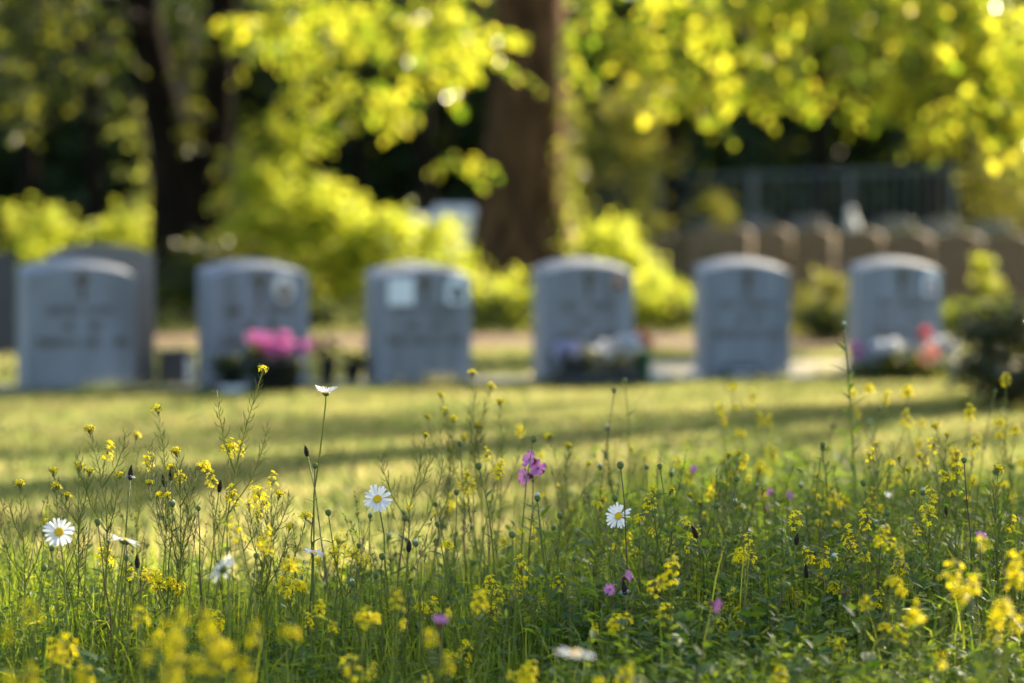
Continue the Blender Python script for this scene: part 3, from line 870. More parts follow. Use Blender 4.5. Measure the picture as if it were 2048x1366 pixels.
# ------------------------------------------------------------------ dark wood behind everything
def wood():
    L = Leaves()
    n = 26000
    x = rng.uniform(-26, 26, n); y = rng.uniform(57, 63, n) + 0.01 * x ** 2
    z = rng.uniform(0, 1, n) ** 0.9 * (8.4 + 0.5 * np.sin(x * 0.7) + 0.5 * np.sin(x * 1.7 + 1))
    y = y + 0.8 * np.sin(x * 1.3) * np.cos(z * 0.9)
    pos = np.stack([x, y, z], 1)
    ax = rng.normal(0, 1, (n, 3)); ax[:, 2] -= 0.5
    nor = rng.normal(0, 0.7, (n, 3)) + np.array([0, -0.5, 0.8])
    L.add(*leaf_arrays(pos, ax, nor, rng.uniform(0.3, 0.62, n), width=0.75))
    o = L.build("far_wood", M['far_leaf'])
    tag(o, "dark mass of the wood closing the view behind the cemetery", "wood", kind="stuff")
    # the bank the wood stands on, dense undergrowth
    nx, nz = 60, 14
    v = []; f = []
    for i in range(nx + 1):
        X = -40 + 80 * i / nx
        for j in range(nz + 1):
            Z = -0.2 + 8.6 * j / nz
            v.append((X, 64 + 0.01 * X * X + 1.2 * math.sin(X * 0.9 + j) + 0.35 * j, Z + (0.6 * math.sin(X * 1.1) if j == nz else 0)))
    for i in range(nx):
        for j in range(nz):
            a = i * (nz + 1) + j
            f.append((a, a + nz + 1, a + nz + 2, a + 1))
    me = bpy.data.meshes.new("wooded_bank"); me.from_pydata(v, [], f)
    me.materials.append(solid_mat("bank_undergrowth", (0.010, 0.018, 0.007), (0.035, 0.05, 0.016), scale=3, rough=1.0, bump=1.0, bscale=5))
    tag(link("wooded_bank", me), kind="structure")
    # trunks at the wood's edge
    for k, px in enumerate((60, 190, 640, 720, 850, 1340, 1640, 1860, 1930)):
        D = 50 + (k * 37 % 7)
        p = at(px, 600, D)
        root = empty("wood_edge_tree", (p.x, D, 0))
        tag(root, "slim dark tree at the wood's edge, %s from the left" % ["first", "second", "third", "fourth", "fifth", "sixth", "seventh", "eighth", "ninth"][k], "tree", "trees at the wood's edge")
        mb = MB(); rough_trunk(mb, [(0, 0, -.1), (0.02, 0, 1.5), (-.05, 0, 4), (.1, 0, 6.5)], [.24, .19, .16, .09], 10)
        mb.build("trunk", M['shaded_bark'], root)
        LL = Leaves()
        pts, _ = clump_points((0, 0.5, 6.2), (2.2, 1.6, 1.7), 60, 12, 0.15)
        for q in pts: spray(LL, q, rng.normal(0, 1, 3), 0.9, 10, 0.24, 0.4)
        LL.build("crown", M['far_leaf'], root)


wood()


# ------------------------------------------------------------------ things laid on the graves
def blooms(root, spots, mat, size, name="bloom", n=16):
    """Loose many-petalled heads."""
    for (x, y, z) in spots:
        L = Leaves()
        u = unit(rng.normal(0, 1, (n, 3)) + np.array([0, -0.3, 0.5]))
        L.add(*leaf_arrays(np.array([[x, y, z]]) + u * size * 0.12, u, rng.normal(0, 1, (n, 3)), np.full(n, size * 0.62), width=0.9, fold=0.1))
        L.build(name, mat, root)


def greens(root, spots, mat, leaf, n=20, spread=0.05):
    L = Leaves()
    for (x, y, z) in spots:
        p = np.array([x, y, z]) + rng.normal(0, spread, (n, 3)) * np.array([1, 0.7, 0.8])
        p[:, 2] = np.maximum(p[:, 2], 0.01)
        ax = rng.normal(0, 1, (n, 3)); ax[:, 2] += 0.6
        L.add(*leaf_arrays(p, ax, rng.normal(0, .5, (n, 3)) + np.array([0, 0, 1]), rng.uniform(.7, 1.2, n) * leaf))
    return L.build("foliage", mat, root)


def pot(root, x, y, r0, r1, h, mat, name="pot", z=0.035):
    MB().lathe([(r0, z), (r1 * .97, z + h * .9), (r1 * 1.06, z + h * .9), (r1 * 1.06, z + h), (r1 * .9, z + h), (r1 * .85, z + h * .85)], 18, Matrix.Translation((x, y, 0))).build(name, mat, root)


# planter with pink flowers in front of the second stone
p = at(552, 740, 13.45)
t = empty("flower_planter", (p.x, 13.45, 0), R(15))
tag(t, "dark planter of pink flowers before the portrait headstone", "planter")
pot(t, 0, 0, 0.11, 0.15, 0.17, M['plastic_dark'])
greens(t, [(random.uniform(-.14, .14), random.uniform(-.1, .1), random.uniform(.14, .22)) for _ in range(10)], M['dark_leaf'], .06, 18)
blooms(t, [(random.uniform(-.17, .17), random.uniform(-.09, .09), random.uniform(.235, .33)) for _ in range(13)], M['pink'], .066)
p = at(462, 750, 13.5)
t = empty("potted_plant", (p.x, 13.5, 0))
tag(t, "small dark green pot plant left of the pink flowers", "plant")
pot(t, 0, 0.03, 0.045, 0.06, 0.09, M['plastic_dark'])
greens(t, [(random.uniform(-.06, .06), random.uniform(-.04, .04), random.uniform(.12, .22)) for _ in range(7)], M['dark_leaf'], .05, 16, .03)
p = at(466, 770, 13.3)
MBo = MB().lathe([(0.035, .004), (0.045, .01), (0.075, .05), (0.082, .065), (0.076, .065), (0.06, .035), (0.02, .02)], 20).build("white_bowl", M['bowl'], None, loc=(p.x, 13.3, 0))
tag(MBo, "small white bowl on the grass before the pot plant", "bowl")
# lantern between the first two stones
p = at(352, 740, 14.2)
t = empty("grave_lantern", (p.x, 14.2, 0.0), R(24))
tag(t, "black square grave lantern with pale side pane between the first two headstones", "lantern")
me = MB().box((-.10, -.09, .0), (.10, .09, .03)).mesh("base", M['granite_dark'], False); bevel_mesh(me, .004); link("base", me, t)
me = MB().box((-.09, -.08, .03), (.09, .08, .215)).mesh("body", M['granite_dark'], False); bevel_mesh(me, .006); link("body", me, t)
MB().box((.035, -.0835, .05), (.075, -.0805, .19)).build("pane", M['bowl'], t, smooth=False)
me = MB().box((-.105, -.095, .215), (.105, .095, .235)).mesh("lid", M['granite_dark'], False); bevel_mesh(me, .005); link("lid", me, t)
# clutter right of the second stone
for (px, py, D, r, h, lab) in ((655, 745, 14.0, .05, .16, "dark narrow vase right of the pink flowers"), (705, 750, 14.3, .055, .12, "dark low pot close to the plaque headstone's edge")):
    p = at(px, py, D)
    t = empty("grave_vase", (p.x, D, 0)); tag(t, lab, "vase")
    pot(t, 0, 0, r * .7, r, h, M['plastic_dark'])
    greens(t, [(random.uniform(-.04, .04), 0, h + random.uniform(.02, .10)) for _ in range(4)], M['dark_leaf'], .05, 12, .03)
# long planter before the fourth stone
p = at(1195, 745, 14.45)
t = empty("long_planter", (p.x, 14.45, 0), R(18))
tag(t, "long dark planter of white and lilac flowers before the red portrait headstone", "planter")
me = MB().box((-.26, -.07, .0), (.26, .07, .10)).mesh("trough", M['plastic_dark'], False); bevel_mesh(me, .006); link("trough", me, t)
greens(t, [(random.uniform(-.24, .26), random.uniform(-.05, .05), random.uniform(.10, .16)) for _ in range(16)], M['dark_leaf'], .05, 16, .04)
blooms(t, [(-.20 + random.uniform(-.05, .05), random.uniform(-.05, .05), random.uniform(.15, .24)) for _ in range(6)], M['lilac'], .075)
blooms(t, [(random.uniform(-.1, .1), random.uniform(-.05, .05), random.uniform(.16, .24)) for _ in range(5)], M['white_flower'], .07)
blooms(t, [(.17 + random.uniform(-.08, .10), random.uniform(-.05, .05), random.uniform(.20, .29)) for _ in range(10)], M['white_flower'], .07)
p = at(1285, 678, 14.6)
t = empty("salmon_flower_vase", (p.x, 14.6, 0)); tag(t, "green vase holding a salmon pink flower at the planter's end", "vase")
pot(t, 0.01, 0, .03, .045, .17, solid_mat("green_glaze", (.02, .16, .08), (.04, .25, .13), scale=20, rough=.3), "vase")
blooms(t, [(0, 0, .285), (.015, .02, .25)], M['salmon'], .10)
MB().tube([(0.01, 0, .15), (0, 0, .28)], [.004, .004], 5).build("stem", M['stem'], t)
# pale kerb stones in the sun
for (px, D, s, lab) in ((1296, 14.75, .085, "larger pale rounded stone in the sun right of the long planter"), (1335, 14.9, .06, "smaller pale stone right of the larger sunlit one"), (1386, 14.85, .07, "pale rounded stone at the left foot of the portraitless headstone")):
    p = at(px, 760, D)
    bm = bmesh.new(); bmesh.ops.create_icosphere(bm, subdivisions=3, radius=s)
    for v in bm.verts:
        v.co = Vector((v.co.x * 1.25, v.co.y * 1.05, max(v.co.z * .85, -s * .4))) * random.uniform(.94, 1.05)
    me = bpy.data.meshes.new("kerb_stone"); bm.to_mesh(me); bm.free(); me.materials.append(M['pebble'])
    me.polygons.foreach_set("use_smooth", [True] * len(me.polygons))
    tag(link("kerb_stone", me, None, (p.x, D, s * .3)), lab, "stone", "pale stones by the graves")
# dark plate at the foot of the fifth stone
root5, w5, h5, D5, x5, yaw5 = stone_objs[4]
p = at(1486, 750, 14.85)
t = empty("name_plate", (p.x, 14.85, 0), yaw5)
tag(t, "small dark plate leaning against the headstone without portrait", "plate")
me = MB().box((-.12, -.012, 0), (.12, .012, .12)).mesh("plate", M['granite_dark'], False); bevel_mesh(me, .004)
o = link("plate", me, t); o.rotation_euler = (R(-18), 0, 0)
o = MB().box((-.09, -.016, .07), (.09, -.0125, .08)).box((-.07, -.016, .035), (.05, -.0125, .045)).build("plate_lines", M['bowl'], t, smooth=False); o.rotation_euler = (R(-18), 0, 0); tag(o, kind="stuff")
# planting before the sixth stone
p = at(1785, 740, 14.9)
t = empty("grave_planting", (p.x, 14.9, 0), R(10))
tag(t, "low green planting with pink and white flowers before the last headstone", "planting")
greens(t, [(random.uniform(-.30, .30), random.uniform(-.09, .09), random.uniform(.02, .14)) for _ in range(34)], M['dark_leaf'], .05, 18, .04)
blooms(t, [(-.06 + random.uniform(-.08, .08), random.uniform(-.05, .05), random.uniform(.19, .25)) for _ in range(6)], M['white_flower'], .07)
blooms(t, [(-.25, -.05, .19), (-.23, 0, .22)], M['pink'], .07)
blooms(t, [(.20, -.06, .15), (.23, -.03, .19)], M['salmon'], .08)
blooms(t, [(.23, 0.05, .31), (.215, .04, .28)], M['red'], .06)
MB().tube([(.22, .04, .05), (.225, .045, .3)], [.005, .004], 5).build("stem", M['stem'], t)
p = at(1895, 690, 15.2)
t = empty("white_flower_vase", (p.x, 15.2, 0)); tag(t, "vase of white flowers between the last headstone and the rose bush", "vase")
pot(t, 0, 0, .04, .055, .14, M['bowl'], "vase", z=0.0)
greens(t, [(0, 0, .18), (.03, 0, .2)], M['dark_leaf'], .05, 14, .04)
blooms(t, [(random.uniform(-.09, .09), random.uniform(-.05, .05), random.uniform(.18, .29)) for _ in range(9)], M['white_flower'], .08)


rng = np.random.default_rng(78); random.seed(78)
# ------------------------------------------------------------------ mown lawn blades
def lawn_blades(n, d0, d1, hmin, hmax, wid, name):
    # even on the ground: density falls a little with distance
    D = d0 + (d1 - d0) * rng.uniform(0, 1, n) ** 0.8
    X = rng.uniform(-1, 1, n) * (0.235 * D + 0.7)
    ok = ~((D > 20.2) & (D < 24.8)) & ~((X > 0.8) & (np.abs(D - 16.9 - .12 * X) < 1.05))
    D, X = D[ok], X[ok]; n = len(D)
    h = rng.uniform(hmin, hmax, n) * (1 + 0.25 * np.sin(X * 2.1 + D) * np.sin(D * 1.7))
    a = rng.uniform(0, 2 * math.pi, n)
    lean = rng.normal(0, 0.45, (n, 2)) * h[:, None]
    base = np.stack([X, D, np.zeros(n)], 1)
    side = np.stack([np.cos(a), np.sin(a), np.zeros(n)], 1) * (wid * rng.uniform(.6, 1.2, n))[:, None]
    tip = base + np.concatenate([lean, h[:, None]], 1)
    mid = base + np.concatenate([lean * .35, h[:, None] * .6], 1)
    v = np.stack([base - side, base + side, mid + side * .8, tip, mid - side * .8], 1).reshape(-1, 3)
    f = (np.arange(n) * 5)[:, None] + np.array([[0, 1, 2, 3, 4]])
    o = link(name, mesh_arrays(name, v, f, M['lawn']))
    return o


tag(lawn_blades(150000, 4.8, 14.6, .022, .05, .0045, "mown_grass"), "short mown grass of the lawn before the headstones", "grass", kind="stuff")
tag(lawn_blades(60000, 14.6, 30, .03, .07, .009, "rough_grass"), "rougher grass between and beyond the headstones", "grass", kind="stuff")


def tufts(n):
    """Untrimmed grass along the concrete strip and round the stones."""
    P = []
    for i in range(len(ks) - 1):
        d = ks[i + 1] - ks[i]; nn = Vector((-d.y, d.x)).normalized()
        for k in range(n // (len(ks) - 1)):
            q = ks[i] + d * random.random() - nn * (0.21 + abs(random.gauss(0, .035)))
            P.append((q.x, q.y))
    P = np.array(P); m = len(P)
    h = rng.lognormal(-3.2, .5, m) * (1 + .5 * np.sin(P[:, 0] * 5) * np.sin(P[:, 0] * 2.3)); h = np.clip(h, .015, .12)
    a = rng.uniform(0, 6.28, m); side = np.stack([np.cos(a), np.sin(a), 0 * a], 1) * .0035
    base = np.stack([P[:, 0], P[:, 1], 0 * a], 1); tip = base + np.concatenate([rng.normal(0, .4, (m, 2)) * h[:, None], h[:, None]], 1)
    v = np.stack([base - side, base + side, tip], 1).reshape(-1, 3)
    f = (np.arange(m) * 3)[:, None] + np.array([[0, 1, 2]])
    tag(link("untrimmed_grass", mesh_arrays("untrimmed_grass", v, f, M['lawn'])), "untrimmed grass along the foot of the headstone row", "grass", kind="stuff")


tufts(9000)


# ------------------------------------------------------------------ meadow
def right_factor(px):
    t = np.clip((px - 950) / 450.0, 0, 1)
    return t * t * (3 - 2 * t)


def meadow_xy(n, d0=2.2, d1=8.2, back_soft=0.5, pull=1.0):
    """Ground points of the flower meadow, which reaches farther on the right."""
    n4 = n * 4
    D = d0 + (d1 - d0) * rng.uniform(0, 1, n4) ** pull
    X = rng.uniform(-1, 1, n * 4) * (0.22 * D + 0.25)
    px = 1024 + X / D * FPX
    r = right_factor(px)
    edge = 5.3 + 2.3 * r + 0.25 * np.sin(X * 3.1) + rng.normal(0, back_soft * .5, n * 4)
    near = D < 3.75 + rng.normal(0, .12, n * 4)
    keep = (D < edge) & (~near | (rng.uniform(0, 1, n * 4) < .07))
    X, D, r, px = X[keep][:n], D[keep][:n], r[keep][:n], px[keep][:n]
    return X, D, r, px


def ribbon_blades(X, D, h, wid, lean_s, mat, name, z0=0.0, segs=4):
    n = len(X)
    a = rng.uniform(0, 2 * math.pi, n)
    la = rng.uniform(0, 2 * math.pi, n)
    lean = np.abs(rng.normal(0, lean_s, n)) * h
    ld = np.stack([np.cos(la), np.sin(la)], 1)
    side = np.stack([np.cos(a), np.sin(a), np.zeros(n)], 1)
    rows = []
    for k in range(segs + 1):
        t = k / segs
        c = np.stack([X + ld[:, 0] * lean * t ** 2.2, D + ld[:, 1] * lean * t ** 2.2, z0 + h * (t - 0.25 * (lean / h) * t ** 3)], 1)
        w = wid * (1 - t) ** 0.6 * (0.75 + .5 * t)
        if k < segs:
            rows += [c - side * w[:, None], c + side * w[:, None]]
        else:
            rows += [c]
    m = len(rows)
    v = np.stack(rows, 1).reshape(-1, 3)
    b = (np.arange(n) * m)[:, None]
    quads = np.concatenate([b + np.array([[2 * k, 2 * k + 1, 2 * k + 3, 2 * k + 2]]) for k in range(segs - 1)])
    tris = b + np.array([[2 * segs - 2, 2 * segs - 1, 2 * segs, 2 * segs]])
    me = bpy.data.meshes.new(name)
    faces = quads.tolist() + [(x[0], x[1], x[2]) for x in tris.tolist()]
    me.from_pydata(v.tolist(), [], faces)
    me.polygons.foreach_set("use_smooth", [True] * len(me.polygons))
    me.materials.append(mat)
    return link(name, me)


def height_cap(D, r, up):
    """How tall the thicket grows: low along its near edge, taller towards the middle, shorter again at the back."""
    row_ = np.interp(D, [3.5, 4.0, 4.4, 5.0, 6.0, 7.5], [1410, 1305, 1155, 1070, 1015, 980]) + 75 * (1 - r) - up
    return np.maximum(.035, CAM_H - (row_ - 520) / FPX * D)


X, D, r, px = meadow_xy(34000)
thin = rng.uniform(0, 1, len(X)) > .5 * r
X, D, r = X[thin], D[thin], r[thin]
h = (0.155 + 0.07 * r) * rng.lognormal(0, 0.35, len(X))
h = np.minimum(h * 1.15, height_cap(D, r, 38 * rng.exponential(1, len(X))) * rng.uniform(.7, 1.0, len(X)))
h = np.minimum(h, .36)
tag(ribbon_blades(X, D, h, .0017 * rng.uniform(.6, 1.5, len(X)), .35, M['grass'], "meadow_grass"), "tall uncut meadow grass among the wild flowers", "grass", kind="stuff")


def near_leaves(pos, axis, nor, length, width=0.5, fold=0.15, curl=0.3):
    """Finer leaves for plants in focus: a curved, folded blade of four segments."""
    axis = unit(axis); side = unit(np.cross(axis, nor)); nor = np.cross(side, axis)
    n = len(pos); L = np.asarray(length)[:, None]
    us = [0, .18, .42, .68, 1.0]; ws = [.06, .72, 1.0, .74, 0.03]
    rows = []
    for u, w in zip(us, ws):
        c = pos + axis * (L * u * (1 - .15 * curl * u)) - nor * (L * curl * u * u * .55)
        e = side * (L * width * .5 * w); up = nor * (L * fold * w * width)
        rows += [c - e + up, c, c + e + up]
    v = np.stack(rows, 1).reshape(-1, 3)
    b = (np.arange(n) * 15)[:, None]
    f = []
    for k in range(4):
        q = 3 * k
        f.append(b + np.array([[q, q + 1, q + 4, q + 3]])); f.append(b + np.array([[q + 1, q + 2, q + 5, q + 4]]))
    return v, np.concatenate(f)


def undergrowth(n, name, label, rmin, hbase, leafL, lw, mat, per, d0, d1):
    L = Leaves(); st_v, st_f, nv = [], [], 0
    X, D, r, px = meadow_xy(n * 3, d0, d1)
    keep = rng.uniform(0, 1, len(X)) < (rmin + (1 - rmin) * r)
    X, D, r = X[keep][:n], D[keep][:n], r[keep][:n]
    for x, d, rr in zip(X, D, r):
        hh = min(hbase * (0.6 + .6 * rr) * random.uniform(.45, 1.45), float(height_cap(d, rr, 34 * random.expovariate(1))))
        t = np.sort(rng.uniform(.15, 1, per))
        la = random.uniform(0, 6.28); ln = random.uniform(0, .25) * hh
        p = np.stack([x + math.cos(la) * ln * t ** 1.5, d + math.sin(la) * ln * t ** 1.5, hh * t], 1)
        a = np.arange(per) * 2.4 + random.uniform(0, 6)
        ax = np.stack([np.cos(a), np.sin(a), rng.uniform(.05, .9, per)], 1)
        nor = np.array([0, 0, 1.0]) + rng.normal(0, .35, (per, 3))
        L.add(*near_leaves(p, ax, nor, leafL * rng.uniform(.55, 1.2, per) * (1.15 - .4 * t), width=lw, curl=random.uniform(.1, .6)))
        # stem as a thin three-sided tube
        q = np.array([[x, d, 0], p[per // 2], p[-1]])
        for c, rad in zip(q, (.0016, .0013, .0007)):
            st_v.append([(c[0] + rad * math.cos(an), c[1] + rad * math.sin(an), c[2]) for an in (0, 2.09, 4.19)])
        for k in range(2):
            for s in range(3):
                st_f.append((nv + 3 * k + s, nv + 3 * k + (s + 1) % 3, nv + 3 * k + 3 + (s + 1) % 3, nv + 3 * k + 3 + s))
        nv += 9
    L.add(np.array(st_v).reshape(-1, 3), np.array(st_f))
    o = L.build(name, mat)
    o.data.polygons.foreach_set("use_smooth", [True] * len(o.data.polygons))
    tag(o, label, "undergrowth", kind="stuff")


undergrowth(2600, "leafy_undergrowth", "leafy stems filling the meadow under the flowers", .6, .26, .032, .36, M['plant_leaf'], 12, 2.5, 8.0)
undergrowth(760, "broad_leaved_undergrowth", "broad dark leaves crowding the meadow beside the last graves", .10, .30, .050, .46, M['broad_leaf'], 9, 3.6, 7.4)
undergrowth(1800, "narrow_leaved_undergrowth", "narrow leaved stems between the meadow flowers", .6, .30, .044, .13, M['grass'], 14, 2.4, 7.6)


def culms(n):
    """Thin flowering grass stalks with loose panicles, some of them dry."""
    mb_g, mb_d = MB(), MB()
    X, D, r, px = meadow_xy(n * 2, 3.9, 7.2)
    for x, d, rr_ in list(zip(X, D, r))[:n]:
        hh = min(random.uniform(.24, .46) * (.8 + .3 * rr_), CAM_H - random.uniform(.072, .12) * d)
        if hh < .12: continue
        mb = mb_d if random.random() < .28 else mb_g
        a = random.uniform(0, 6.28); b = random.uniform(.05, .3) * hh
        pts = [Vector((x + math.cos(a) * b * t ** 2, d + math.sin(a) * b * t ** 2, hh * (t - .06 * t ** 3))) for t in (0, .25, .5, .75, 1)]
        mb.tube(pts, [.0010, .0009, .0008, .0006, .0004], 3, cap=False)
        for k in range(random.randint(8, 18)):
            t = random.uniform(.76, 1); p, dd = along(pts, t)
            q = p + (Vector((random.uniform(-1, 1), random.uniform(-1, 1), random.uniform(.3, 1.4))).normalized()) * random.uniform(.006, .018) * (1.5 - t)
            mb.tube([p, p.lerp(q, .5), q], [.0003, .0010, .0003], 3, cap=False)
    tag(mb_g.build("flowering_grass", M['pod']), "thin flowering grass stalks with loose panicles in the meadow", "grass", kind="stuff")
    tag(mb_d.build("dry_grass_stalks", M['straw']), "dry straw-coloured grass stalks in the meadow", "grass", kind="stuff")


# ------------------------------------------------------------------ meadow plants, one by one
def stem_path(base, top, bow=0.06, n=7):
    base, top = Vector(base), Vector(top)
    hgt = (top - base).length
    off = Vector((random.uniform(-1, 1), random.uniform(-1, 1), 0)) * hgt * bow
    wob = hgt * .008
    return [base.lerp(top, t) + off * math.sin(math.pi * t) + (Vector((random.uniform(-wob, wob), random.uniform(-wob, wob), 0)) if 0 < t < 1 else Vector())
            for t in [i / (n - 1) for i in range(n)]]


def along(path, t):
    k = t * (len(path) - 1); i = min(int(k), len(path) - 2)
    return path[i].lerp(path[i + 1], k - i), (path[i + 1] - path[i]).normalized()


culms(600)


def frame(d):
    d = Vector(d).normalized()
    a = d.orthogonal().normalized()
    return a, d.cross(a), d


def stem_leaves(root, path, n, size, lw, t0=.1, t1=.8, mat=None, up=.6):
    if n <= 0: return
    P, A, Nn = [], [], []
    for k in range(n):
        t = lerp(t0, t1, (k + random.random() * .6) / n)
        p, d = along(path, t)
        an = k * 2.4 + random.uniform(-.4, .4)
        a, b, d = frame(d)
        s = a * math.cos(an) + b * math.sin(an)
        P.append(p); A.append(s + d * up); Nn.append(d - s * .3)
    L = Leaves()
    L.add(*near_leaves(np.array(P), np.array(A), np.array(Nn), size * rng.uniform(.6, 1.15, n), width=lw, curl=.35))
    o = L.build("leaves", mat or M['plant_leaf'], root)
    o.data.polygons.foreach_set("use_smooth", [True] * len(o.data.polygons))
    tag(o, kind="stuff")


# shared floret clusters of the mustard: four-petalled florets over a small dome
def floret_cluster(n, rad, depth):
    # flowers thin out down the stalk
    mb = MB()
    for k in range(n):
        u = (k + .5) / n
        an = k * 2.39996 + random.uniform(-.3, .3)
        rr = rad * min(1, .25 + 1.1 * math.sqrt(u)) * random.uniform(.75, 1.2)
        z = depth * (1 - u) ** 1.3 - depth * .5 + random.uniform(-.12, .12) * depth
        c = Vector((rr * math.cos(an), rr * math.sin(an), z))
        d = Vector((c.x, c.y, rad * .9)).normalized()
        a, b, d = frame(d + Vector((random.uniform(-.3, .3), random.uniform(-.3, .3), 0)))
        rot = random.uniform(0, 1.57); ps = random.uniform(.0042, .0060)
        for j in range(4):
            q = rot + j * math.pi / 2
            e = a * math.cos(q) + b * math.sin(q); f = d.cross(e)
            mb.add([c, c + e * ps * .6 + f * ps * .42 + d * ps * .25, c + e * ps * 1.1 + f * ps * .22 + d * ps * .15, c + e * ps * 1.1 - f * ps * .22 + d * ps * .15, c + e * ps * .6 - f * ps * .42 + d * ps * .25],
                   [(0, 1, 2, 3, 4)])
    return mb.mesh("floret_cluster", M['yellow'], False)


CLUSTERS = [floret_cluster(random.randint(14, 24), random.uniform(.010, .015), random.uniform(.016, .046)) for _ in range(8)]
SMALL_CLUSTERS = [floret_cluster(random.randint(5, 9), random.uniform(.006, .009), random.uniform(.005, .010)) for _ in range(5)]
PED = MB()
for k in range(14):
    an = k * 2.4; PED.tube([(0, 0, -.016 + .001 * k), (.007 * math.cos(an), .007 * math.sin(an), -.002), (.011 * math.cos(an), .011 * math.sin(an), .003)], [.0006, .0005, .0004], 3, cap=False)
PED_MESH = PED.mesh("flower_stalks", M['pod'])


def raceme(root, pods, path, t0, t1, podlen, dens, cluster):
    """Seed pods up a stem, a flower cluster at its tip."""
    n = int((path[-1] - path[0]).length * (t1 - t0) * dens)
    for k in range(n):
        t = lerp(t0, t1, k / max(n, 1))
        p, d = along(path, t)
        a, b, d = frame(d); an = k * 2.4
        s = a * math.cos(an) + b * math.sin(an)
        L = podlen * (1.05 - .5 * (t - t0) / max(t1 - t0, .01)) * random.uniform(.8, 1.15)
        p1 = p + (s * .75 + d * .45) * L * .32
        p2 = p1 + (s * .55 + d * .75) * L * .36
        p3 = p2 + (s * .25 + d * .95) * L * .36
        pods.tube([p, p1, p2, p3], [.0005, .0007, .0008, .0003], 3, cap=False)
    if cluster:
        me, sc = cluster
        d = (path[-1] - path[-2]).normalized()
        o = link("flower_cluster", me, root, path[-1])
        o.rotation_euler = (Vector(d) + Vector((random.uniform(-.25, .25), random.uniform(-.25, .25), 0))).to_track_quat('Z', 'Y').to_euler()
        o.scale = (sc, sc, sc)
        if sc > .6:
            o2 = link("flower_stalks", PED_MESH, root, path[-1]); o2.rotation_euler = o.rotation_euler; o2.scale = (sc, sc, sc)
            tag(o2, kind="stuff")


def mustard(px, py, D, label, group, style="flower", sc=1.0):
    top = at(px, py, D)
    if top.z < .05: return
    base = Vector((top.x + random.uniform(-.06, .06), D + random.uniform(-.05, .05), 0))
    root = empty("mustard_plant", base)
    tag(root, label, "wild flower", group)
    tp_ = top - base
    path = stem_path((0, 0, -.01), tp_, .05 if style == "flower" else .09)
    st = MB(); pods = MB()
    st.tube(path, [.0018, .0017, .0015, .0013, .0011, .0009, .0006], 5)
    h = tp_.z
    if style == "seed":
        raceme(root, pods, path, max(.35, 1 - .27 / h), .985, .032, 200, (random.choice(SMALL_CLUSTERS), .85 * sc))
        nb, plen = random.randint(2, 4), .028
    else:
        raceme(root, pods, path, max(.3, 1 - .10 / h), .94, .018, 170, (random.choice(CLUSTERS), random.uniform(.8, 1.1) * sc))
        nb, plen = random.choice((0, 1, 1, 2, 3)), .016
    for k in range(nb):
        t = random.uniform(.35, .8)
        p, d = along(path, t)
        an = random.uniform(0, 6.28)
        L = h * (1 - t) * random.uniform(.55, .9) + .02
        e = p + Vector((math.cos(an) * .4, math.sin(an) * .4, .9)).normalized() * L
        bp = [p, p.lerp(e, .35) + Vector((math.cos(an), math.sin(an), 0)) * L * .08, p.lerp(e, .7) + Vector((math.cos(an), math.sin(an), 0)) * L * .06, e]
        st.tube(bp, [.0011, .001, .0008, .0005], 4)
        if style == "seed":
            raceme(root, pods, bp, .25, .97, plen, 190, (random.choice(SMALL_CLUSTERS), .8) if random.random() < .5 else None)
        else:
            raceme(root, pods, bp, .45, .93, plen, 150, (random.choice(CLUSTERS), random.uniform(.45, .85) * sc))
    st.build("stem", M['stem'], root)
    if pods.v: tag(pods.build("seed_pods", M['pod'], root), kind="stuff")
    stem_leaves(root, path, random.randint(4, 7), .035, .32, .08, .6)
    return root


def petal_mesh(name, L, W, mat, notch=.12, cup=.10, nseg=4):
    mb = MB(); rows = []
    prof = [(0, .28), (.3, .8), (.62, 1.0), (.88, .86), (1.0, .5)]
    for u, w in prof:
        z = cup * L * math.sin(u * 2.2)
        rows.append([(L * u, -W / 2 * w, z + .03 * L * w), (L * u * (1 if u < 1 else 1 - notch), 0, z), (L * u, W / 2 * w, z + .03 * L * w)])
    v = [p for r_ in rows for p in r_]
    f = []
    for i in range(len(prof) - 1):
        f += [(3 * i, 3 * i + 1, 3 * i + 4, 3 * i + 3), (3 * i + 1, 3 * i + 2, 3 * i + 5, 3 * i + 4)]
    mb.add(v, f)
    return mb.mesh(name, mat)


DAISY_PETALS = [petal_mesh("daisy_petal", .0215, .0056, M['daisy'], .06, c) for c in (.04, .10, -.03)]
DISC = MB().lathe([(.0075, -.0015), (.0080, .0005), (.0075, .002), (.005, .0034), (.002, .0032), (.0003, .0028)], 18).mesh("daisy_disc", M['disc'])
INVOL = MB().lathe([(.0016, -.008), (.005, -.0065), (.0082, -.003), (.0085, -.0005), (.004, -.0012)], 14).mesh("daisy_bracts", M['bud'])


def orient(normal, spin=0.0):
    return (Vector(normal).normalized().to_track_quat('Z', 'Y').to_matrix().to_4x4() @ Matrix.Rotation(spin, 4, 'Z'))


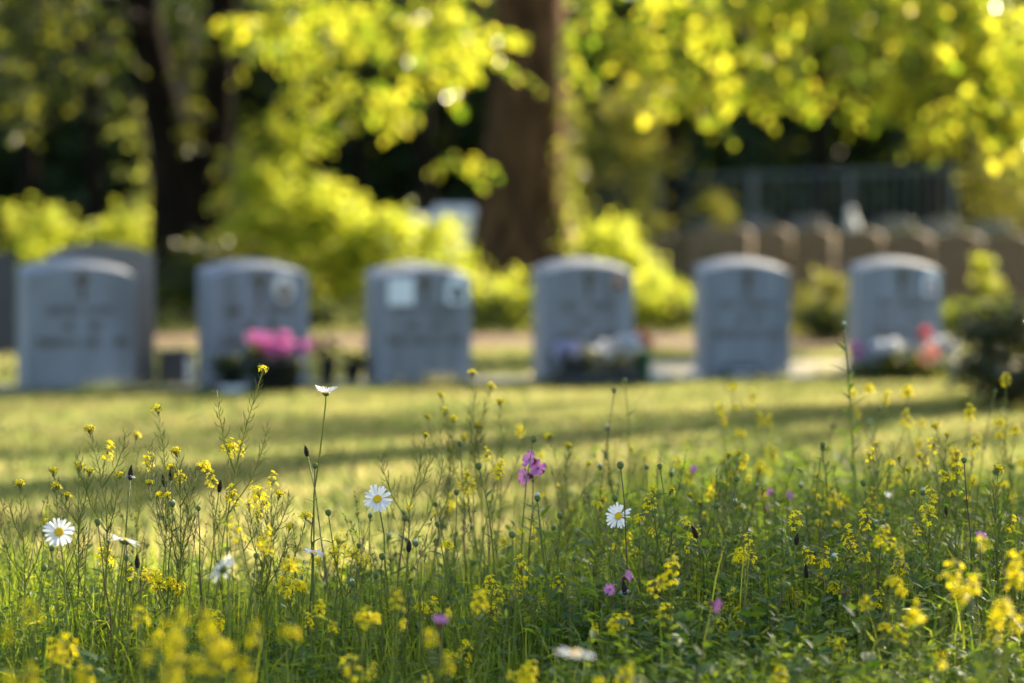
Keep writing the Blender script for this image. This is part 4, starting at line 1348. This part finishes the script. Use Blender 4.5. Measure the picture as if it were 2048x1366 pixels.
def daisy(px, py, D, normal, label, scale=1.0, cup=0.0, lean=.05, leaves=6):
    top = at(px, py, D)
    n = Vector(normal).normalized()
    base = Vector((top.x + random.uniform(-lean, lean), D + random.uniform(-.03, .05), 0))
    root = empty("oxeye_daisy", base)
    tag(root, label, "daisy", "open oxeye daisies in the meadow")
    head = top - base
    path = stem_path((0, 0, -.01), head - n * .012 - Vector((0, 0, .006)), .04)
    path.append(head - n * .006 * scale)
    MB().tube(path, [.0019, .0018, .0017, .0016, .0015, .0014, .0014, .0015], 6).build("stem", M['stem'], root)
    stem_leaves(root, path, leaves, .032, .2, .05, .75)
    Mh = Matrix.Translation(head) @ orient(n, random.uniform(0, 6.28)) @ Matrix.Scale(scale, 4)
    d = link("disc", DISC, root); d.matrix_local = Mh
    b_ = link("bracts", INVOL, root); b_.matrix_local = Mh
    k = 21
    for i in range(k):
        a = 2 * math.pi * i / k + random.uniform(-.06, .06)
        if random.random() < .06: continue
        o = link("petal", random.choice(DAISY_PETALS), root)
        o.matrix_local = Mh @ Matrix.Rotation(a, 4, 'Z') @ Matrix.Translation((.0062, 0, .0006 * (i % 2))) @ Matrix.Rotation(-cup + random.gauss(0, .13), 4, 'Y') @ Matrix.Rotation(random.gauss(0, .25), 4, 'X') @ Matrix.Rotation(random.gauss(0, .05), 4, 'Z') @ Matrix.Scale(random.uniform(.82, 1.08), 4)
    return root


toC = Vector((0, -1, 0.05))
daisy(755, 998, 4.4, (-.15, -1, .45), "front-facing oxeye daisy standing alone before the shaded lawn", 1.0)
daisy(1237, 1032, 4.4, (-.55, -1, .40), "oxeye daisy turned slightly aside before the dense leaves", .93)
daisy(118, 1064, 4.1, (.15, -1, .35), "front-facing oxeye daisy nearest the left frame edge", 1.0)
daisy(248, 1080, 4.05, (.25, .25, 1), "oxeye daisy seen edge-on next to the leftmost daisy", 1.0, -.1)
daisy(652, 785, 4.4, (.05, -.10, 1), "tallest oxeye daisy, seen from the side on a long bare stem", .85, .45, .03)
daisy(628, 1106, 4.35, (.3, -.12, 1), "small oxeye daisy tilted edge-on below the lone front-facing one", .72, .0)
daisy(446, 1138, 3.7, (-.75, .45, .55), "soft oxeye daisy turned away at the left, close to the camera", .95)
daisy(1150, 1308, 3.0, (.15, .05, 1), "large blurred oxeye daisy at the bottom edge, closest to the camera", 1.0)
daisy(1775, 995, 4.9, (.2, -.1, 1), "half closed white daisy among the yellow flowers far right", .55, .9)

BUD = MB().lathe([(.0012, -.003), (.0040, -.001), (.0058, .003), (.0056, .0065), (.0040, .0085), (.0015, .0092)], 14).mesh("bud", M['bud'])
BUDTIP = MB().lathe([(.0042, .008), (.0040, .0105), (.0030, .0125), (.0012, .0135)], 10).mesh("bud_tip", M['budtip'])


def bud_stem(px, py, D, label, group="budding daisy stems", white=None, leaves=None):
    top = at(px, py, D)
    if top.z < .06: return
    base = Vector((top.x + random.uniform(-.05, .05), D, 0))
    root = empty("daisy_bud_stem", base)
    tag(root, label, "daisy bud", group)
    head = top - base
    path = stem_path((0, 0, -.01), head, .05)
    MB().tube(path, [.0019, .0018, .0017, .0015, .0014, .0012, .0011], 6).build("stem", M['red_stem'] if random.random() < .3 else M['stem'], root)
    stem_leaves(root, path, leaves if leaves is not None else random.randint(7, 12), .034, .24, .1, .9)
    d = (path[-1] - path[-2]).normalized()
    sc = random.uniform(.8, 1.1)
    Mh = Matrix.Translation(head) @ orient(d) @ Matrix.Scale(sc, 4)
    b_ = link("bud", BUD, root); b_.matrix_local = Mh
    if white if white is not None else random.random() < .22:
        w_ = link("bud_tip", BUDTIP, root); w_.matrix_local = Mh


def spike_mesh():
    mb = MB(); prof = []
    L = random.uniform(.018, .026); n = 12
    for i in range(n + 1):
        u = i / n
        prof.append((max(.0006, .0042 * math.sin(math.pi * min(u * .9 + .12, 1)) ** .7 * (1 + .16 * (i % 2)) * (1 - .25 * u)), L * u))
    mb.lathe(prof, 10)
    mb.v = [tuple(Vector(p) * random.uniform(.96, 1.04)) for p in mb.v]
    return mb.mesh("flower_spike", M['spike'])


SPIKES = [spike_mesh() for _ in range(4)]


def stamen_ring():
    L = Leaves(); n = 26
    a = rng.uniform(0, 6.28, n)
    u = np.stack([np.cos(a), np.sin(a), rng.uniform(-.1, .5, n)], 1)
    L.add(*leaf_arrays(u * .003 + np.array([0, 0, .004]), u, np.tile([0, 0, 1.0], (n, 1)), rng.uniform(.004, .007, n), width=.35))
    return mesh_arrays("stamens", np.concatenate(L.v), np.concatenate(L.f), M['white_flower'])


STAMENS = stamen_ring()


def plantain(px, py, D, label, ring=False, sc=1.0, group="ribwort plantain heads"):
    top = at(px, py, D)
    if top.z < .06: return
    base = Vector((top.x + random.uniform(-.06, .06), D, 0))
    root = empty("ribwort_plantain", base)
    tag(root, label, "plantain", group)
    head = top - base
    path = stem_path((0, 0, -.01), head - Vector((0, 0, .026 * sc)), .06)
    MB().tube(path, [.0014] * 7, 5).build("stem", M['stem'], root)
    d = (path[-1] - path[-2]).normalized()
    o = link("flower_spike", random.choice(SPIKES), root); o.matrix_local = Matrix.Translation(path[-1]) @ orient(d) @ Matrix.Scale(sc * 1.15, 4)
    if ring:
        s_ = link("stamens", STAMENS, root); s_.matrix_local = Matrix.Translation(path[-1]) @ orient(d) @ Matrix.Scale(sc * 1.1, 4)


CAMP_PETAL = petal_mesh("campion_petal", .0105, .0085, M['campion'], .38, .05)
CALYX = MB().lathe([(.001, -.014), (.0036, -.012), (.0042, -.006), (.0030, -.001), (.0024, .0005)], 10).mesh("calyx", M['calyx'])


def campion(px, py, D, heads, label, sc=1.0):
    """heads = [(dx, dz, normal)] in metres from the top."""
    top = at(px, py, D)
    base = Vector((top.x + random.uniform(-.04, .04), D, 0))
    root = empty("red_campion", base)
    tag(root, label, "wild flower", "pink campions in the meadow")
    head = top - base
    j = head - Vector((0, 0, .03))
    path = stem_path((0, 0, -.01), j, .05)
    st = MB().tube(path, [.0019, .0018, .0017, .0016, .0014, .0013, .0012], 6)
    for (dx, dz, nn) in heads:
        c = head + Vector((dx, 0, dz)); n = Vector(nn).normalized()
        st.tube([path[-1], path[-1].lerp(c - n * .014, .55), c - n * .013 * sc], [.0010, .0009, .0009], 5)
        Mh = Matrix.Translation(c) @ orient(n, random.uniform(0, 6.28)) @ Matrix.Scale(sc, 4)
        f_ = link("calyx", CALYX, root); f_.matrix_local = Mh
        for i in range(5):
            o = link("petal", CAMP_PETAL, root)
            o.matrix_local = Mh @ Matrix.Rotation(2 * math.pi * i / 5 + random.uniform(-.1, .1), 4, 'Z') @ Matrix.Translation((.0012, 0, .0005)) @ Matrix.Rotation(random.uniform(-.3, .1), 4, 'Y')
    st.build("stem", M['red_stem'], root)
    stem_leaves(root, path, 8, .045, .34, .1, .9)


campion(1066, 935, 4.75, [(-.006, .016, (-.7, -.6, .3)), (-.016, -.018, (-.7, -.6, -.1)), (.010, -.002, (-.4, -.8, .3))], "tallest pink campion, standing before the lit lawn near the middle", 1.65)
campion(1228, 1165, 4.2, [(-.007, -.012, (-.4, -1, .2)), (.024, .012, (.6, -.6, .5))], "bright pink campion below the right-turned daisy", 1.0)
campion(1692, 1190, 4.35, [(0, 0, (.05, -1, .35))], "lilac pink campion facing the camera at the lower right", 1.0)
campion(1962, 1071, 4.3, [(0, 0, (.1, -.8, .8))], "small lilac campion above a yellow flower at the right edge", .95)
campion(1386, 938, 5.6, [(0, 0, (-.2, -.6, .7))], "tiny magenta campion high before the sunlit lawn", 1.0)
campion(1540, 988, 5.5, [(0, .004, (-.8, -.4, .4)), (.045, -.004, (.4, -.7, .5)), (.0, -.03, (-.5, -.8, 0))], "magenta campion cluster before the glowing yellow stems", 1.0)
campion(1422, 1195, 3.6, [(.008, -.012, (.7, -.5, -.2))], "blurred purple campion hanging over the leaves", 1.05)
campion(1963, 1297, 4.2, [(0, 0, (.3, -.8, .5))], "pale pink campion at the lower right corner", .8)
campion(880, 1240, 3.3, [(0, 0, (0, -.4, .9))], "blurred pale pink campion between yellow flowers at the bottom", 1.0)
campion(1056, 1312, 4.3, [(0, 0, (-.3, -.7, .5))], "tiny violet flower low in the grass by the blurred daisy", .55)

HP = [(615, 884, 4.6, "dark plantain head standing high left of the tallest daisy", False), (260, 930, 4.4, "plantain head with white stamen ring on the left", True),
      (331, 945, 4.5, "left one of two close plantain heads", False), (341, 932, 4.6, "right one of two close plantain heads", False), (438, 956, 4.6, "small plantain head before the lit lawn left", False),
      (817, 1074, 4.4, "slim plantain head below the lone front-facing daisy", False), (1394, 1046, 4.35, "stout brown plantain head right of the turned daisy", False),
      (1250, 1158, 4.2, "bristly plantain head beside the bright pink campion", True), (1612, 1128, 4.35, "dark plantain head left of the yellow flower tower", False),
      (1592, 1060, 4.4, "round dark plantain head under a yellow cluster", False), (275, 1105, 4.2, "small plantain head under the edge-on daisy", False), (1890, 1008, 4.9, "blurred plantain head in the right-hand leaves", False)]
for x, y, d, lab, ring in HP: plantain(x, y, d, lab, ring, 1.05)

HB = [(630, 935, 4.45, "daisy bud on a leafy stem left of the tallest daisy's stem"), (657, 1029, 4.4, "pale tipped daisy bud touching the tallest daisy's stem"), (875, 1051, 4.4, "white tipped bud right of the lone daisy"),
      (958, 936, 4.5, "opening white bud standing high right of the lone daisy"), (1320, 936, 4.4, "bud on a dark curved stem right of the turned daisy"), (1067, 882, 4.6, "bud above the tall pink campion"),
      (1228, 785, 5.3, "high soft bud left of the pair before the fourth headstone"), (1249, 765, 5.4, "high soft bud right of the pair before the fourth headstone"), (920, 890, 4.9, "soft bud before the lit lawn at the centre"),
      (913, 988, 4.7, "small bud left of the opening white bud"), (196, 1048, 4.2, "bud between the two leftmost daisies"), (345, 1012, 4.4, "bud in the tangle of seed pods on the left"), (397, 1020, 4.3, "flat bud left of centre above the soft daisy"),
      (88, 1140, 4.1, "small bud under the leftmost daisy"), (105, 1100, 4.05, "bud on the stem beside the leftmost daisy"), (252, 1120, 4.2, "small bud below the edge-on daisy"), (832, 1092, 4.1, "soft round bud beside the slim plantain"),
      (752, 1155, 4.2, "pale bud low under the lone daisy"), (1645, 893, 4.9, "leafy bud stem standing high at the right"), (1727, 970, 4.8, "bud below the leafy high stem"), (1775, 1030, 4.5, "bud among the yellow clusters on the right"),
      (1765, 1062, 4.3, "slim bud on a bare stem at right"), (1730, 1104, 4.3, "bud on a reddish stem right of the yellow tower"), (1670, 1070, 4.35, "flat bud just left of a yellow cluster at right"), (1470, 1010, 4.5, "grey-green bud among broad leaves"),
      (1758, 820, 5.6, "pale bud before the planting of the last headstone"), (1990, 785, 5.5, "pale bud before the rose bush"), (1120, 1035, 4.5, "bud on leafy stem left of the turned daisy"), (1148, 1120, 4.3, "small bud low left of the campion"),
      (705, 1172, 4.3, "round bud in the yellow thicket below the lone daisy"), (1230, 1000, 4.5, "yellowish bud just above the turned daisy"), (810, 1040, 4.6, "small bud right beside the lone daisy's stem"), (740, 1035, 4.7, "small bud left beside the lone daisy's stem")]
for x, y, d, lab in HB: bud_stem(x, y, d, lab)

# the tall leafy stem before the last headstone
def leafy_stem(px, py, D, label, lv=26, size=.05):
    top = at(px, py, D); base = Vector((top.x + .05, D, 0))
    root = empty("tall_leafy_stem", base); tag(root, label, "wild flower")
    path = stem_path((0, 0, -.01), top - base, .03)
    MB().tube(path, [.0035, .0032, .003, .0028, .0024, .0019, .0014], 7).build("stem", M['stem'], root)
    stem_leaves(root, path, lv, size, .24, .1, .97, up=.9)
    b_ = link("bud", BUD, root); b_.matrix_local = Matrix.Translation(top - base)
    w_ = link("bud_tip", BUDTIP, root); w_.matrix_local = Matrix.Translation(top - base)


leafy_stem(1688, 655, 5.3, "tallest leafy stem, reaching up before the last headstone")
leafy_stem(1645, 900, 5.0, "dark leafy stem at right before the shaded lawn", 18, .045)
leafy_stem(1075, 1000, 4.3, "reddish leafy stem under the tall pink campion", 20, .045)
leafy_stem(1740, 850, 6.2, "dim leafy stem beyond the sharp flowers on the right", 16, .05)
leafy_stem(1215, 860, 5.6, "dim leafy stem before the lit lawn right of centre", 14, .045)

SEED = [(527, 736, "tall seed-pod mustard reaching before the pink planter"), (313, 815, "seed-pod mustard leaning right with tiny yellow tip, left"), (178, 856, "feathery seed-pod mustard left, without much flower"),
        (38, 965, "seed-pod mustard at the left frame edge"), (112, 970, "seed-pod mustard just right of the edge one"), (275, 868, "pale far seed-pod mustard left of the leaning one"), (160, 930, "short seed-pod mustard beside the feathery one"),
        (945, 742, "soft seed-pod mustard before the gap by the third headstone"), (982, 770, "soft seed-pod mustard right neighbour before the third gap"), (905, 835, "soft seed-pod mustard before the lit lawn at centre"),
        (1000, 800, "soft seed-pod mustard with bent branches at centre"), (1095, 870, "dim seed-pod mustard above the pink campion"), (350, 900, "seed-pod mustard with open branches left of centre"), (400, 930, "seed-pod mustard among the two plantain heads"),
        (560, 985, "seed-pod mustard by the tallest daisy's foot"), (1870, 850, "dim seed-pod mustard before the rose bush"), (1998, 935, "curled seed-pod mustard at the right edge")]
for x, y, lab in SEED:
    mustard(x, y, 5.2 if (y < 880 and x > 800) or x == 275 else 4.45, lab, "seeding mustard plants", "seed", 1.15)

FLOW = [(460, 893, 4.6), (217, 900, 4.6), (297, 920, 4.7), (422, 957, 4.6), (463, 987, 4.5), (468, 1055, 3.9), (545, 960, 4.6), (515, 982, 4.5), (1465, 772, 6.2), (1505, 792, 6.3), (1440, 816, 6.1), (1520, 836, 6.2), (1480, 865, 6.0),
        (1738, 776, 5.6), (1815, 782, 5.7), (1812, 835, 5.6), (2012, 757, 5.5), (1940, 822, 5.4), (1998, 842, 5.4), (1950, 885, 5.3), (1915, 938, 4.6), (1910, 910, 5.2), (1855, 1025, 4.3), (1590, 1038, 4.4), (1730, 1038, 4.4), (1372, 1050, 4.6), (1300, 1002, 4.6),
        (1480, 1108, 4.4), (1648, 1112, 4.35), (1654, 1140, 4.35), (1695, 1068, 4.4), (1800, 1130, 4.4), (1742, 992, 5.0), (1965, 1085, 3.6), (1905, 1145, 3.4), (2005, 1215, 3.2), (1945, 1165, 3.3), (1830, 1230, 3.4), (1600, 1250, 4.3), (1580, 1265, 4.3), (1480, 1242, 4.2), (1578, 1185, 4.4),
        (680, 1082, 4.4), (706, 1104, 4.4), (895, 1088, 4.4), (980, 1165, 4.3), (792, 1192, 3.5), (730, 1232, 3.7), (930, 1305, 4.1), (958, 1200, 3.7), (860, 1275, 3.2), (988, 1218, 4.4), (842, 1212, 4.4), (592, 1135, 4.4), (572, 1168, 4.4), (340, 1165, 4.4), (310, 1150, 4.4),
        (280, 1232, 3.5), (365, 1232, 3.0), (350, 1290, 2.9), (425, 1275, 3.0), (505, 1265, 3.1), (410, 1240, 3.2), (110, 1298, 3.6), (62, 1222, 3.2), (60, 1352, 3.0), (345, 1332, 2.9), (580, 1262, 3.1), (490, 1345, 2.9), (252, 1135, 4.4), (210, 1108, 4.5), (1040, 1132, 4.5), (1090, 1212, 4.4), (1380, 952, 5.6), (1545, 905, 5.9), (1520, 930, 5.7),
        (1342, 1140, 3.9), (1465, 1200, 4.3), (1755, 1195, 4.2), (1862, 1335, 4.0), (1920, 1310, 4.2), (1905, 1290, 4.2), (1560, 1345, 3.6), (1680, 1290, 4.0), (1800, 1265, 3.7), (1985, 1260, 3.8), (1330, 1225, 4.0), (1250, 1350, 3.4), (1345, 1300, 4.3), (1060, 1340, 3.6), (640, 1215, 4.0), (170, 1345, 3.3), (700, 1330, 3.5), (2030, 1120, 3.5), (1420, 985, 5.2), (1660, 985, 5.4),
        (392, 1328, 2.95), (445, 1312, 3.0), (340, 1262, 3.1), (132, 1285, 3.5), (1925, 1182, 3.3), (2030, 1150, 3.4)]


def zone_label(x, y, D):
    row_ = "high up" if y < 900 else ("mid height" if y < 1080 else ("low" if y < 1240 else "lowest"))
    colw = ["at the far left", "left of the tallest daisy", "around the lone daisy", "right of the turned daisy", "in the right-hand thicket", "at the far right edge"][min(5, int(x / 342))]
    foc = "blurred close" if D < 3.75 else ("sharp" if D < 4.85 else "soft distant")
    return "%s yellow flowering mustard %s, %s" % (foc, colw, row_), "yellow mustard, %s, %s, %s" % (foc, colw, row_)


ORD = ["leftmost", "second from left", "third from left", "fourth from left", "fifth from left", "sixth from left", "seventh from left", "eighth from left", "ninth from left", "tenth from left", "eleventh from left", "twelfth from left", "thirteenth from left", "fourteenth from left", "fifteenth from left", "sixteenth from left"]
rr = random.Random(3)
crowd = [(x, y, d, "flower", .98 if d > 3.75 else .88) for x, y, d in FLOW]
for k in range(44):                         # the rest of the crowd
    D_ = rr.uniform(3.7, 6.6); x = rr.uniform(-20, 2070)
    rf = float(right_factor(np.array(x)))
    if D_ > 5.2 + 2 * rf: continue
    if rf < .3 and rr.random() < .35: continue
    z = rr.uniform(.10, .22) + .10 * rf
    y = 520 + (CAM_H - z) / D_ * FPX
    if y > 1380 or y < 1040 - 90 * rf: continue
    crowd.append((x, y, D_, "flower" if rr.random() < .75 else "seed", .85))
for k in range(30):                         # wispy ones rising over the thicket
    x = rr.uniform(850, 2060); y = rr.uniform(860, 1010); crowd.append((x, y, rr.uniform(4.5, 5.9), "seed" if rr.random() < .75 else "flower", .8))
zones = {}
for c in sorted(crowd):
    zones.setdefault(zone_label(*c[:3])[0], []).append(c)
for lab, cs in zones.items():
    for k, c in enumerate(cs):
        full = lab if len(cs) == 1 else "%s, %s" % (lab, ORD[min(k, 15)] if k < len(cs) - 1 else "rightmost")
        mustard(c[0], c[1], c[2], full, "flowering mustard plants in the meadow", c[3], c[4])
lowbuds = []
for k in range(30):
    D_ = rr.uniform(3.9, 5.8); x = rr.uniform(0, 2048); z = rr.uniform(.14, .30)
    y = 520 + (CAM_H - z) / D_ * FPX
    if 1000 < y < 1360: lowbuds.append((x, y, D_))
for k in range(18): lowbuds.append((rr.uniform(950, 2040), rr.uniform(900, 1060), rr.uniform(4.3, 5.4)))
zones = {}
for c in sorted(lowbuds):
    zones.setdefault(zone_label(*c)[0].replace("yellow flowering mustard", "small daisy bud"), []).append(c)
for lab, cs in zones.items():
    for k, c in enumerate(cs):
        bud_stem(*c, lab if len(cs) == 1 else "%s, %s" % (lab, ORD[k] if k < len(cs) - 1 else "rightmost"), "small buds in the thicket")

for o in scene.objects:
    n_ = o.name.split(".")[0]
    if n_ in ("twigs", "inscription_line", "limbs", "stems", "crown", "foliage"):
        if o.parent: o["kind"] = "stuff"
